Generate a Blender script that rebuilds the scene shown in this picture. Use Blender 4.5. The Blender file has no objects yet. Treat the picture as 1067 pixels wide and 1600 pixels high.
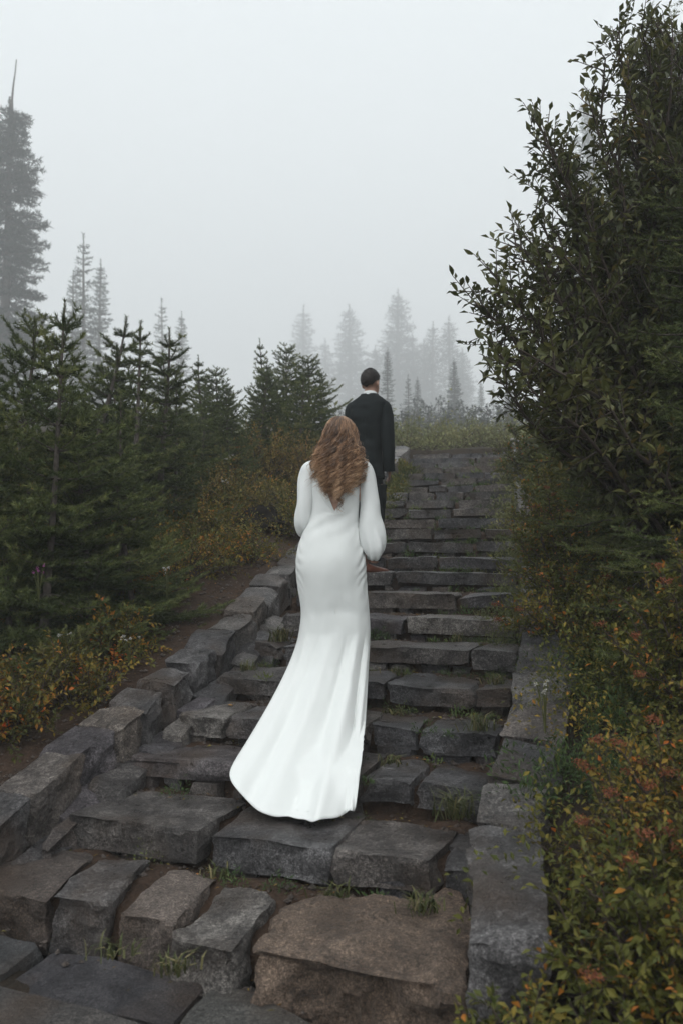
import bpy, bmesh, math, random
import numpy as np
from mathutils import Vector, Matrix

# ------------------------------------------------------------------ camera, sky, sun, exposure
scene = bpy.context.scene
COL = scene.collection
F = 1600 * 28 / 36.0                    # focal length in photo pixels (28 mm, portrait full frame)
PITCH = math.atan(70 / F)
EYE = 1.5
cam_d = bpy.data.cameras.new('camera')
cam_d.sensor_fit = 'VERTICAL'; cam_d.sensor_height = 36; cam_d.sensor_width = 24; cam_d.lens = 28
cam_d.clip_start = 0.05; cam_d.clip_end = 2000
cam_d.dof.use_dof = True; cam_d.dof.focus_distance = 5.0; cam_d.dof.aperture_fstop = 2.8
cam = bpy.data.objects.new('camera', cam_d); COL.objects.link(cam)
cam.location = (0, 0, EYE); cam.rotation_euler = (math.pi / 2 + PITCH, 0, 0)
scene.camera = cam

SUN_EL, SUN_AZ = 68, 195                # behind the camera, high; azimuth clockwise from +Y
world = bpy.data.worlds.new('World'); scene.world = world; world.use_nodes = True
wn = world.node_tree; wn.nodes.clear()
w_out = wn.nodes.new('ShaderNodeOutputWorld'); w_bg = wn.nodes.new('ShaderNodeBackground')
w_bg2 = wn.nodes.new('ShaderNodeBackground'); w_add = wn.nodes.new('ShaderNodeAddShader')
w_sky = wn.nodes.new('ShaderNodeTexSky'); w_sky.sky_type = 'NISHITA'; w_sky.sun_disc = False
w_sky.sun_elevation = math.radians(SUN_EL); w_sky.sun_rotation = math.radians(SUN_AZ)
w_sky.dust_density = 6; w_sky.air_density = 1
w_hs = wn.nodes.new('ShaderNodeHueSaturation'); w_hs.inputs['Saturation'].default_value = 0.12
wn.links.new(w_sky.outputs[0], w_hs.inputs['Color']); wn.links.new(w_hs.outputs[0], w_bg.inputs[0])
w_bg.inputs[1].default_value = 0.05
w_bg2.inputs[0].default_value = (0.91, 0.975, 1.0, 1); w_bg2.inputs[1].default_value = 0.80   # even cloud deck
wn.links.new(w_bg.outputs[0], w_add.inputs[0]); wn.links.new(w_bg2.outputs[0], w_add.inputs[1])
wn.links.new(w_add.outputs[0], w_out.inputs[0])
sun_d = bpy.data.lights.new('sun', 'SUN'); sun_d.energy = 0.7; sun_d.angle = math.radians(100); sun_d.color = (1, .975, .94)
sun = bpy.data.objects.new('sun', sun_d); COL.objects.link(sun)
_sd = Vector((math.sin(math.radians(SUN_AZ)) * math.cos(math.radians(SUN_EL)), math.cos(math.radians(SUN_AZ)) * math.cos(math.radians(SUN_EL)), math.sin(math.radians(SUN_EL))))
sun.rotation_euler = _sd.to_track_quat('Z', 'Y').to_euler()
vs = scene.view_settings
scene.display_settings.display_device = 'sRGB'
vs.view_transform = 'Standard'; vs.look = 'None'; vs.exposure = 0.45; vs.gamma = 1.0; vs.use_curve_mapping = False
cy = scene.cycles
cy.max_bounces = 4; cy.diffuse_bounces = 2; cy.glossy_bounces = 2; cy.transmission_bounces = 3
cy.volume_bounces = 1; cy.transparent_max_bounces = 6; cy.use_denoising = True
cy.use_adaptive_sampling = True; cy.adaptive_threshold = 0.02

def ray(px, py):
    a = (px - 533.5) / F; b = -(py - 800) / F
    return Vector((a, math.cos(PITCH) - b * math.sin(PITCH), math.sin(PITCH) + b * math.cos(PITCH)))
def at(px, py, Y):
    d = ray(px, py); return np.array(Vector((0, 0, EYE)) + d * (Y / d.y))
def on_z(px, py, z):
    d = ray(px, py); return np.array(Vector((0, 0, EYE)) + d * ((z - EYE) / d.z))

# ------------------------------------------------------------------ helpers
def link(o, parent=None):
    COL.objects.link(o)
    if parent is not None: o.parent = parent
    return o
def tag(o, label=None, cat=None, group=None, kind=None):
    if label: o['label'] = label
    if cat: o['category'] = cat
    if group: o['group'] = group
    if kind: o['kind'] = kind
    return o
def empty(name, loc=(0, 0, 0), label=None, cat=None, group=None, rz=0):
    o = bpy.data.objects.new(name, None); o.empty_display_size = .1
    o.location = [float(c) for c in loc]; o.rotation_euler = (0, 0, rz); link(o)
    return tag(o, label, cat, group)
def mesh_of(name, V, T, mat=None, tint=None, smooth=False, quads=None):
    V = np.asarray(V, dtype=np.float32).reshape(-1, 3)
    me = bpy.data.meshes.new(name)
    T = np.asarray(T if T is not None else [], dtype=np.int32).reshape(-1, 3)
    Q = np.asarray(quads if quads is not None else [], dtype=np.int32).reshape(-1, 4)
    me.vertices.add(len(V)); me.vertices.foreach_set('co', V.ravel())
    nl = T.size + Q.size; npol = len(T) + len(Q)
    me.loops.add(nl); me.loops.foreach_set('vertex_index', np.concatenate([T.ravel(), Q.ravel()]))
    me.polygons.add(npol)
    ls = np.concatenate([np.arange(len(T)) * 3, T.size + np.arange(len(Q)) * 4]).astype(np.int32)
    me.polygons.foreach_set('loop_start', ls)
    me.polygons.foreach_set('use_smooth', np.full(npol, smooth))
    if tint is not None:
        a = me.attributes.new('tint', 'FLOAT', 'POINT'); a.data.foreach_set('value', np.asarray(tint, dtype=np.float32))
    me.update(calc_edges=True)
    if mat: me.materials.append(mat)
    return me
def add(name, me, parent=None, loc=(0, 0, 0)):
    o = bpy.data.objects.new(name, me); o.location = [float(c) for c in loc]
    return link(o, parent)
class Acc:
    def __init__(s): s.v = []; s.t = []; s.q = []; s.c = []; s.n = 0
    def put(s, V, T=None, Q=None, c=.5):
        V = np.asarray(V, float).reshape(-1, 3)
        if T is not None and len(T): s.t.append(np.asarray(T).reshape(-1, 3) + s.n)
        if Q is not None and len(Q): s.q.append(np.asarray(Q).reshape(-1, 4) + s.n)
        s.v.append(V); s.c.append(np.broadcast_to(np.asarray(c, float), (len(V),)).copy()); s.n += len(V)
    def mesh(s, name, mat, smooth=False):
        if not s.v: return mesh_of(name, np.zeros((0, 3)), None, mat)
        return mesh_of(name, np.concatenate(s.v), np.concatenate(s.t) if s.t else None, mat, np.concatenate(s.c), smooth,
                       np.concatenate(s.q) if s.q else None)
def unit(a):
    a = np.asarray(a, float); return a / (np.linalg.norm(a, axis=-1, keepdims=True) + 1e-9)
def tube(P, R, k=6, cap=True):
    P = np.asarray(P, float); n = len(P); R = np.broadcast_to(np.asarray(R, float), (n,))
    tg = unit(np.gradient(P, axis=0)); ref = np.array([0, 0, 1.]) if abs(tg[:, 2]).mean() < .8 else np.array([1., 0, 0])
    s = unit(np.cross(tg, ref)); b = np.cross(s, tg)
    a = np.arange(k) * 2 * math.pi / k
    V = P[:, None] + R[:, None, None] * (np.cos(a)[None, :, None] * s[:, None] + np.sin(a)[None, :, None] * b[:, None])
    i = np.arange(n - 1)[:, None] * k; j = np.arange(k)[None]; j2 = (j + 1) % k
    Q = np.stack([i + j, i + j2, i + k + j2, i + k + j], -1).reshape(-1, 4)
    return V.reshape(-1, 3), Q
def _hash(ix, iy, iz, seed):
    h = (ix * 374761393 + iy * 668265263 + iz * 2147483647 + seed * 974711) & 0xffffffff
    h = ((h ^ (h >> 13)) * 1274126177) & 0xffffffff
    h = (h ^ (h >> 16)) & 0xffff
    return h / 65535.0
def vnoise(P, scale=1., seed=0):
    P = np.asarray(P, float) * scale; I = np.floor(P).astype(np.int64); f = P - I; f = f * f * (3 - 2 * f)
    r = 0
    for dx in (0, 1):
        for dy in (0, 1):
            for dz in (0, 1):
                w = (f[..., 0] if dx else 1 - f[..., 0]) * (f[..., 1] if dy else 1 - f[..., 1]) * (f[..., 2] if dz else 1 - f[..., 2])
                r = r + w * _hash(I[..., 0] + dx, I[..., 1] + dy, I[..., 2] + dz, seed)
    return r * 2 - 1
def fbm(P, scale, seed=0, oct=3):
    return sum(vnoise(P, scale * 2 ** o, seed + o) * .5 ** o for o in range(oct))
def grid_faces(nr, nc, wrap=False):
    i = np.arange(nr - 1)[:, None]; j = np.arange(nc if wrap else nc - 1)[None]; j2 = (j + 1) % nc
    return np.stack([i * nc + j, i * nc + j2, (i + 1) * nc + j2, (i + 1) * nc + j], -1).reshape(-1, 4)

# ------------------------------------------------------------------ materials
def nt(name):
    m = bpy.data.materials.new(name); m.use_nodes = True; t = m.node_tree
    return m, t, t.nodes['Principled BSDF']
def N(t, typ, **kw):
    n = t.nodes.new(typ)
    for k, v in kw.items():
        if k in n.inputs: n.inputs[k].default_value = v
        else: setattr(n, k, v)
    return n
def ramp(t, stops):
    r = t.nodes.new('ShaderNodeValToRGB'); e = r.color_ramp.elements
    while len(e) < len(stops): e.new(.5)
    for x, (p, c) in zip(e, stops): x.position = p; x.color = (*c, 1)
    return r
def foliage(name, stops, rough=.55, trans=.18, spec=.16):
    m, t, b = nt(name)
    a = N(t, 'ShaderNodeAttribute', attribute_name='tint'); oi = N(t, 'ShaderNodeObjectInfo')
    ad = N(t, 'ShaderNodeMath', operation='MULTIPLY_ADD'); ad.inputs[1].default_value = .12
    t.links.new(oi.outputs['Random'], ad.inputs[0]); t.links.new(a.outputs['Fac'], ad.inputs[2])
    sb = N(t, 'ShaderNodeMath', operation='SUBTRACT'); sb.inputs[1].default_value = .06
    t.links.new(ad.outputs[0], sb.inputs[0])
    r = ramp(t, stops); t.links.new(sb.outputs[0], r.inputs[0])
    t.links.new(r.outputs[0], b.inputs['Base Color'])
    b.inputs['Roughness'].default_value = rough; b.inputs['Specular IOR Level'].default_value = spec
    if trans:
        tr = N(t, 'ShaderNodeBsdfTranslucent'); mx = N(t, 'ShaderNodeMixShader'); mx.inputs[0].default_value = trans
        t.links.new(r.outputs[0], tr.inputs[0]); t.links.new(b.outputs[0], mx.inputs[1]); t.links.new(tr.outputs[0], mx.inputs[2])
        t.links.new(mx.outputs[0], t.nodes['Material Output'].inputs[0])
    return m
def plain(name, col, rough=.6, var=.25, scale=30, bump=.1, spec=.4, sheen=0):
    m, t, b = nt(name)
    tc = N(t, 'ShaderNodeTexCoord'); n = N(t, 'ShaderNodeTexNoise', Scale=scale, Detail=5.0)
    t.links.new(tc.outputs['Object'], n.inputs['Vector'])
    r = ramp(t, [(.25, tuple(c * (1 - var) for c in col)), (.75, tuple(c * (1 + var) for c in col))])
    t.links.new(n.outputs[0], r.inputs[0]); t.links.new(r.outputs[0], b.inputs['Base Color'])
    b.inputs['Roughness'].default_value = rough; b.inputs['Specular IOR Level'].default_value = spec
    if sheen: b.inputs['Sheen Weight'].default_value = sheen
    if bump:
        bp = N(t, 'ShaderNodeBump', Strength=bump, Distance=.01); t.links.new(n.outputs[0], bp.inputs['Height']); t.links.new(bp.outputs[0], b.inputs['Normal'])
    return m
def stone_mat(name, dark, mid, light, rough=.55):
    m, t, b = nt(name)
    tc = N(t, 'ShaderNodeTexCoord'); oi = N(t, 'ShaderNodeObjectInfo')
    sc = N(t, 'ShaderNodeVectorMath', operation='MULTIPLY_ADD'); sc.inputs[1].default_value = (37, 19, 53)
    t.links.new(oi.outputs['Random'], sc.inputs[0]); t.links.new(tc.outputs['Object'], sc.inputs[2])
    n1 = N(t, 'ShaderNodeTexNoise', Scale=5.5, Detail=9.0, Roughness=.68); n2 = N(t, 'ShaderNodeTexNoise', Scale=60.0, Detail=6.0, Roughness=.75)
    vo = N(t, 'ShaderNodeTexVoronoi', Scale=95.0); n3 = N(t, 'ShaderNodeTexNoise', Scale=2.2, Detail=5.0)
    for n in (n1, n2, vo, n3): t.links.new(sc.outputs[0], n.inputs['Vector'])
    mixf = N(t, 'ShaderNodeMath', operation='MULTIPLY_ADD'); mixf.inputs[1].default_value = .55
    t.links.new(n2.outputs[0], mixf.inputs[0])
    half = N(t, 'ShaderNodeMath', operation='MULTIPLY'); half.inputs[1].default_value = .5; t.links.new(n1.outputs[0], half.inputs[0])
    t.links.new(half.outputs[0], mixf.inputs[2])
    r = ramp(t, [(.37, dark), (.52, mid), (.68, light)]); t.links.new(mixf.outputs[0], r.inputs[0])
    # every stone its own hue
    tr = ramp(t, [(0, (1.05, 1.0, .95)), (.22, (.68, .7, .76)), (.4, (1.4, 1.25, 1.1)), (.55, (.85, .8, .88)), (.7, (.75, .78, .83)), (.85, (1.15, 1.15, 1.18)), (1, (1.75, 1.68, 1.55))])
    t.links.new(oi.outputs['Random'], tr.inputs[0])
    mu = N(t, 'ShaderNodeMixRGB', blend_type='MULTIPLY'); mu.inputs[0].default_value = 1
    t.links.new(r.outputs[0], mu.inputs[1]); t.links.new(tr.outputs[0], mu.inputs[2])
    # soil and lichen stains
    st = ramp(t, [(.5, (0, 0, 0)), (.66, (1, 1, 1))]); t.links.new(n3.outputs[0], st.inputs[0])
    m2 = N(t, 'ShaderNodeMixRGB'); m2.inputs[2].default_value = (.075, .05, .034, 1)
    fm = N(t, 'ShaderNodeMath', operation='MULTIPLY'); fm.inputs[1].default_value = .6; t.links.new(st.outputs[0], fm.inputs[0])
    t.links.new(fm.outputs[0], m2.inputs[0]); t.links.new(mu.outputs[0], m2.inputs[1])
    vr = ramp(t, [(.0, (1, 1, 1)), (.16, (0, 0, 0))]); t.links.new(vo.outputs['Distance'], vr.inputs[0])
    m3 = N(t, 'ShaderNodeMixRGB'); m3.inputs[2].default_value = (.02, .019, .018, 1)
    f3 = N(t, 'ShaderNodeMath', operation='MULTIPLY'); f3.inputs[1].default_value = .6; t.links.new(vr.outputs[0], f3.inputs[0])
    t.links.new(f3.outputs[0], m3.inputs[0]); t.links.new(m2.outputs[0], m3.inputs[1])
    n4 = N(t, 'ShaderNodeTexNoise', Scale=150.0, Detail=3.0, Roughness=.8); t.links.new(sc.outputs[0], n4.inputs['Vector'])
    g4 = ramp(t, [(.36, (.45, .45, .45)), (.5, (.95, .95, .95)), (.64, (1.9, 1.88, 1.85))]); t.links.new(n4.outputs[0], g4.inputs[0])
    m4 = N(t, 'ShaderNodeMixRGB', blend_type='MULTIPLY'); m4.inputs[0].default_value = 1
    t.links.new(m3.outputs[0], m4.inputs[1]); t.links.new(g4.outputs[0], m4.inputs[2])
    t.links.new(m4.outputs[0], b.inputs['Base Color'])
    rr = ramp(t, [(.3, (rough - .12,) * 3), (.7, (rough + .22,) * 3)]); t.links.new(n1.outputs[0], rr.inputs[0]); t.links.new(rr.outputs[0], b.inputs['Roughness'])
    b.inputs['Specular IOR Level'].default_value = .45
    bs = N(t, 'ShaderNodeMath', operation='MULTIPLY_ADD'); bs.inputs[1].default_value = .5
    t.links.new(n2.outputs[0], bs.inputs[0]); t.links.new(n1.outputs[0], bs.inputs[2])
    bp = N(t, 'ShaderNodeBump', Strength=1.0, Distance=.05); t.links.new(bs.outputs[0], bp.inputs['Height']); t.links.new(bp.outputs[0], b.inputs['Normal'])
    return m
def soil_mat(name, a, c, pebbles=True):
    m, t, b = nt(name)
    tc = N(t, 'ShaderNodeTexCoord')
    n1 = N(t, 'ShaderNodeTexNoise', Scale=3.0, Detail=9.0, Roughness=.7); n2 = N(t, 'ShaderNodeTexNoise', Scale=55.0, Detail=5.0, Roughness=.7)
    vo = N(t, 'ShaderNodeTexVoronoi', Scale=48.0)
    for n in (n1, n2, vo): t.links.new(tc.outputs['Object'], n.inputs['Vector'])
    mx = N(t, 'ShaderNodeMath', operation='MULTIPLY_ADD'); mx.inputs[1].default_value = .5
    hf = N(t, 'ShaderNodeMath', operation='MULTIPLY'); hf.inputs[1].default_value = .5
    t.links.new(n1.outputs[0], hf.inputs[0]); t.links.new(n2.outputs[0], mx.inputs[0]); t.links.new(hf.outputs[0], mx.inputs[2])
    r = ramp(t, [(.35, a), (.7, c)]); t.links.new(mx.outputs[0], r.inputs[0])
    vr = ramp(t, [(0, (1, 1, 1)), (.13, (1, 1, 1)), (.17, (0, 0, 0))]); t.links.new(vo.outputs['Distance'], vr.inputs[0])
    gate = ramp(t, [(.82, (0, 0, 0)), (.86, (1, 1, 1))]); t.links.new(vo.outputs['Color'], gate.inputs[0])
    gm = N(t, 'ShaderNodeMath', operation='MULTIPLY'); t.links.new(vr.outputs[0], gm.inputs[0]); t.links.new(gate.outputs[0], gm.inputs[1])
    m2 = N(t, 'ShaderNodeMixRGB'); m2.inputs[2].default_value = (.14, .115, .09, 1)
    t.links.new(gm.outputs[0], m2.inputs[0]); t.links.new(r.outputs[0], m2.inputs[1]); t.links.new(m2.outputs[0], b.inputs['Base Color'])
    b.inputs['Roughness'].default_value = .85; b.inputs['Specular IOR Level'].default_value = .25
    ba = N(t, 'ShaderNodeMath', operation='ADD'); t.links.new(mx.outputs[0], ba.inputs[0]); t.links.new(gm.outputs[0], ba.inputs[1])
    bp = N(t, 'ShaderNodeBump', Strength=1.0, Distance=.045); t.links.new(ba.outputs[0], bp.inputs['Height']); t.links.new(bp.outputs[0], b.inputs['Normal'])
    return m

M = {}
M['stone'] = stone_mat('dark_andesite', (.014, .0135, .014), (.066, .062, .062), (.24, .23, .225), .32)
M['slab'] = stone_mat('patio_stone', (.018, .019, .02), (.055, .056, .057), (.13, .128, .125), .36)
M['boulder'] = stone_mat('brown_boulder', (.022, .019, .017), (.105, .083, .069), (.26, .21, .175), .5)
M['soil'] = soil_mat('soil', (.013, .008, .005), (.1, .06, .039))
M['ground'] = soil_mat('forest_floor', (.014, .011, .007), (.05, .034, .022))
M['bark'] = plain('bark', (.085, .07, .06), .85, .45, 40, .6)
M['twig'] = plain('twig', (.05, .036, .028), .8, .4, 60, .2)
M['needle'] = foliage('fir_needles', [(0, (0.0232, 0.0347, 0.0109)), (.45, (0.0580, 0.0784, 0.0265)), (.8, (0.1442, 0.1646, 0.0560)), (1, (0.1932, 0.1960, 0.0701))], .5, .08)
M['needle_far'] = foliage('far_needles', [(0, (.016, .024, .018)), (1, (.045, .06, .043))], .6, 0)
M['willow'] = foliage('willow_leaves', [(0, (0.032, 0.038, 0.013)), (.45, (0.067, 0.075, 0.024)), (.8, (0.115, 0.113, 0.036)), (1, (0.176, 0.123, 0.036))], .42, .22, .32)
M['shrub'] = foliage('shrub_leaves', [(0, (0.0450, 0.0582, 0.0154)), (.4, (0.1249, 0.1217, 0.0274)), (.62, (0.2385, 0.1725, 0.0325)), (.8, (0.3397, 0.1672, 0.0299)), (1, (0.3859, 0.0995, 0.0231))], .5, .2)
M['autumn'] = foliage('autumn_leaves', [(0, (0.0586, 0.0637, 0.0171)), (.35, (0.1282, 0.1102, 0.0265)), (.6, (0.2365, 0.1566, 0.0282)), (.82, (0.3934, 0.1382, 0.0239)), (1, (0.4542, 0.0637, 0.0180))], .5, .22)
M['lupine'] = foliage('lupine_leaves', [(0, (0.032, 0.053, 0.023)), (.6, (0.071, 0.110, 0.039)), (1, (0.152, 0.178, 0.056))], .5, .2)
M['olive'] = foliage('olive_heath', [(0, (0.0847, 0.0786, 0.0250)), (.4, (0.2066, 0.1711, 0.0460)), (.7, (0.3155, 0.2019, 0.0570)), (1, (0.4123, 0.1891, 0.0610))], .6, .2)
M['pale_shrub'] = foliage('pale_shrub', [(0, (0.094, 0.108, 0.048)), (.5, (0.205, 0.214, 0.094)), (1, (0.354, 0.298, 0.139))], .6, .2)
M['grass'] = foliage('grass_blades', [(0, (0.0255, 0.0336, 0.0120)), (.6, (0.0808, 0.0880, 0.0336)), (1, (0.2125, 0.1760, 0.0880))], .5, .2)
M['flower_head'] = plain('rust_flower_head', (.19, .06, .026), .8, .7, 150, .2)
M['white_petal'] = plain('white_petal', (.4, .39, .35), .7, .1, 60, 0)
M['pink_petal'] = plain('pink_petal', (.26, .06, .2), .6, .15, 60, 0)
M['dress'] = plain('crepe_cloth', (.73, .75, .735), .8, .03, 420, .3, .25, .15)
M['chiffon'] = plain('chiffon_cloth', (.73, .75, .74), .8, .03, 420, .25, .25, .15)
M['skin'] = plain('skin', (.42, .25, .185), .5, .08, 40, .03)
M['suit'] = plain('charcoal_wool', (.012, .0155, .0165), .85, .3, 220, .12, .15, .0)
M['shirt'] = plain('white_shirt', (.7, .72, .72), .6, .03, 80, 0)
M['leather'] = plain('brown_leather', (.12, .045, .028), .4, .25, 40, .05)
M['dark_rock'] = plain('dark_wet_rock', (.012, .01, .009), .95, .5, 9, .5, .05)
M['dark_hair'] = plain('dark_hair', (.014, .009, .007), .5, .5, 130, .5)

# hair with a colour running from root to tip, plus painted wave shading
m_, t_, b_ = nt('golden_brown_hair')
a_ = N(t_, 'ShaderNodeAttribute', attribute_name='tint')
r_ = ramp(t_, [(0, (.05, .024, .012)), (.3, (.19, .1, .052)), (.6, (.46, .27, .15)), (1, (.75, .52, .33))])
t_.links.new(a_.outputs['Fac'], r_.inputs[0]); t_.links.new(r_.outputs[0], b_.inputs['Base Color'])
b_.inputs['Roughness'].default_value = .32; b_.inputs['Specular IOR Level'].default_value = .5
M['hair'] = m_

# ------------------------------------------------------------------ the stair line
_c = {1: (-.60, 3.0), 2: (-.44, 3.5), 3: (-.24, 3.96), 4: (-.07, 4.36), 5: (.09, 4.86), 6: (.23, 5.33), 7: (.37, 5.92), 8: (.5, 6.5), 9: (.63, 7.1), 10: (.76, 7.68)}
for n in range(11, 24): _c[n] = (.76 + (2.25 - .76) * (n - 10) / 13, 7.68 + (15.0 - 7.68) * (n - 10) / 13)
CL = np.array([_c[n] for n in range(1, 24)])
YAW = np.interp(np.arange(1, 24), [1, 2, 4, 6, 8, 10, 23], [22, 20.5, 18, 20, 16, 12.5, 10.5])
RISE = .15
HALF = .92
def frame(n):                            # centre, right vector, forward vector for a (fractional) step
    c = np.array([np.interp(n, np.arange(1, 24), CL[:, i]) for i in (0, 1)])
    a = math.radians(np.interp(n, np.arange(1, 24), YAW))
    fw = np.array([math.sin(a), math.cos(a)]); rt = np.array([math.cos(a), -math.sin(a)])
    if n < 1: c = CL[0] + fw * (n - 1) * .5
    if n > 23: c = CL[-1] + fw * (n - 23) * .575
    return c, rt, fw
def along(XY):                           # -> fractional step number and sideways offset
    XY = np.asarray(XY, float).reshape(-1, 2)
    P = np.vstack([CL[0] + np.array([-.36, -.93]) * 40, CL, CL[-1] + np.array([.19, .98]) * 300])
    kk = np.concatenate([[1 - 40 / .5], np.arange(1, 24), [23 + 300 / .575]])
    best = np.full(len(XY), 1e9); nn = np.zeros(len(XY)); ll = np.zeros(len(XY))
    for i in range(len(P) - 1):
        a, b = P[i], P[i + 1]; d = b - a; L = np.hypot(*d); t = np.clip(((XY - a) @ d) / L ** 2, 0, 1)
        q = a + t[:, None] * d; e = XY - q; dist = np.hypot(e[:, 0], e[:, 1])
        side = np.sign(e[:, 0] * d[1] - e[:, 1] * d[0]); m = dist < best
        best[m] = dist[m]; nn[m] = (kk[i] + t * (kk[i + 1] - kk[i]))[m]; ll[m] = (side * dist)[m]
    return nn, ll
def base_z(n):
    n = np.asarray(n, float)
    up = np.clip(n - 23, 0, None) * .575
    return np.clip(n - .45, 0, 22.55) * RISE + .0675 * (n > .45) + up * .135 * (1 - .25 * np.clip(up / 400, 0, 1))
def ground_z(x, y, bumps=True):
    XY = np.stack([np.ravel(x), np.ravel(y)], -1).astype(float); n, l = along(XY)
    z = base_z(n) + .06
    left = np.clip(-l - 1.85, 0, 12); right = np.clip(l - 1.35, 0, 12)
    z = z + left * .10 + right * .12
    top = n > 23.2
    inside = (np.abs(l) < 1.12) & (n < 23.4)
    z = np.where(inside, base_z(n) - .42, z)
    z = np.where(n < .7, np.where(np.abs(l) < 1.6, -.03, np.clip((np.abs(l) - 1.6) * .1, -.05, .4)), z)
    if bumps:
        P = np.column_stack([XY, np.zeros(len(XY))])
        z = z + np.where(inside, 0, fbm(P, 1.1, 5) * .05 + fbm(P, 7, 9, 2) * .012) * np.where(n < .7, .2, 1)
    return z if np.ndim(x) else float(z[0])

# ------------------------------------------------------------------ ground sheet
def axis(parts):
    out = []
    for a, b, s in parts: out.append(np.arange(a, b, s))
    return np.concatenate(out)
xs = axis([(-275, -40, 10), (-40, -12, 3), (-12, -5, .5), (-5, 4.5, .07), (4.5, 12, .5), (12, 40, 3), (40, 276, 10)])
ys = axis([(-45, -6, 4), (-6, 1.5, .5), (1.5, 11, .07), (11, 18, .15), (18, 40, 1.), (40, 515, 8)])
gx, gy = np.meshgrid(xs, ys)
gz = ground_z(gx, gy).reshape(gx.shape)
me = mesh_of('ground', np.stack([gx, gy, gz], -1).reshape(-1, 3), None, M['ground'], smooth=True, quads=grid_faces(len(ys), len(xs)))
tag(add('ground', me), 'dark brown hillside soil under the shrubs and trees', kind='structure')

# the trodden dirt path beside the left coping
nsr = np.arange(.2, 16, .12); lat = np.linspace(-2.02, -1.18, 14); V = []
for n in nsr:
    c, rt, fw = frame(n)
    for k, l in enumerate(lat):
        wob = .09 * math.sin(n * 1.7) + .05 * math.sin(n * 4.1)
        p = c + rt * (l + (wob if k == 0 else wob * .5 if k < 4 else 0)); V.append((p[0], p[1], 0))
V = np.array(V); V[:, 2] = ground_z(V[:, 0], V[:, 1]) + .012 + fbm(V, 14, 3, 2) * .01
e = np.tile((np.arange(14) == 0) * -.05, len(nsr)); V[:, 2] += e
me = mesh_of('dirt_path', V, None, M['soil'], smooth=True, quads=grid_faces(len(nsr), 14))
tag(add('dirt_path', me), 'trodden brown dirt path beside the left coping', kind='structure')

# ------------------------------------------------------------------ stones
def stone_mesh(quad, ztop, h, seed, res=.035, rough=.012, chips=9, mat='stone', taper=.03, cutk=1.):
    """rough block: quad = front-left, front-right, back-right, back-left (x, y); ztop one value or four"""
    rng = np.random.default_rng(seed)
    quad = np.asarray(quad, float); zt = np.broadcast_to(np.asarray(ztop, float), (4,))
    w = .5 * (np.linalg.norm(quad[1] - quad[0]) + np.linalg.norm(quad[2] - quad[3])); d = .5 * (np.linalg.norm(quad[3] - quad[0]) + np.linalg.norm(quad[2] - quad[1]))
    H = np.array([w, d, h]) / 2
    n = np.clip(np.round(2 * H / res).astype(int), 2, 48)
    idx = {}; P = []; Q = []
    def vid(i, j, k):
        key = (i, j, k)
        if key not in idx: idx[key] = len(P); P.append((i / n[0] * 2 - 1, j / n[1] * 2 - 1, k / n[2] * 2 - 1))
        return idx[key]
    for i in range(n[0]):
        for j in range(n[1]):
            Q.append((vid(i, j, n[2]), vid(i + 1, j, n[2]), vid(i + 1, j + 1, n[2]), vid(i, j + 1, n[2])))
    for k in range(n[2]):
        for i in range(n[0]):
            Q.append((vid(i, 0, k), vid(i + 1, 0, k), vid(i + 1, 0, k + 1), vid(i, 0, k + 1)))
            Q.append((vid(i + 1, n[1], k), vid(i, n[1], k), vid(i, n[1], k + 1), vid(i + 1, n[1], k + 1)))
        for j in range(n[1]):
            Q.append((vid(0, j + 1, k), vid(0, j, k), vid(0, j, k + 1), vid(0, j + 1, k + 1)))
            Q.append((vid(n[0], j, k), vid(n[0], j + 1, k), vid(n[0], j + 1, k + 1), vid(n[0], j, k + 1)))
    P = np.array(P); L = P * H
    for k in range(chips):                                   # knock flat chips off edges and corners
        s = rng.choice([-1, 1], 3) * rng.uniform(.15, 1, 3) ** 2
        if k % 3 == 0: s[rng.integers(0, 2)] *= .1
        if s[2] < 0 and rng.random() < .6: s[2] = -s[2]
        nn = s / np.linalg.norm(s); sup = np.abs(nn) @ H; cut = rng.uniform(.005, .026) * (1 + (k < 3) * 1.3) * cutk
        ex = np.clip(L @ nn - (sup - min(cut, .4 * H.min() + .02)), 0, None); L = L - ex[:, None] * nn
    o = rng.uniform(0, 50, 3)
    side = np.clip(-P[:, 2] * .5 + .5, 0, 1)
    nrm = unit(np.sign(P) * np.clip(np.abs(P) - .82, 0, 1) + 1e-6 * P)
    face = np.where(np.abs(P[:, 2]) > .98, .5, 2.0)
    L = L + nrm * ((fbm(L + o, 8, seed, 4) * rough * 1.2 + np.abs(vnoise(L + o, 15, seed + 7)) * rough * -.7) * face)[:, None]
    L[:, 2] += fbm(L + o, 3.5, seed + 3, 2) * rough * .8 * (P[:, 2] > .5)
    u = L[:, 0] / H[0] * .5 + .5; v = L[:, 1] / H[1] * .5 + .5
    A = quad[0] * (1 - u)[:, None] + quad[1] * u[:, None]; B = quad[3] * (1 - u)[:, None] + quad[2] * u[:, None]
    XY = A * (1 - v)[:, None] + B * v[:, None]
    Z = (zt[0] * (1 - u) + zt[1] * u) * (1 - v) + (zt[3] * (1 - u) + zt[2] * u) * v - H[2] + L[:, 2]
    c = np.array([*quad.mean(0), zt.mean()])
    V = np.column_stack([XY, Z]) - c
    V[:, :2] *= (1 - taper * side)[:, None]
    me = mesh_of('stone', V, None, M[mat], smooth=True, quads=np.array(Q)); me.set_sharp_from_angle(angle=math.radians(38))
    return me, c
def put_stone(name, parent, *a, **k):
    me, c = stone_mesh(*a, **k); return add(name, me, parent, c - np.array(parent.location))

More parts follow.
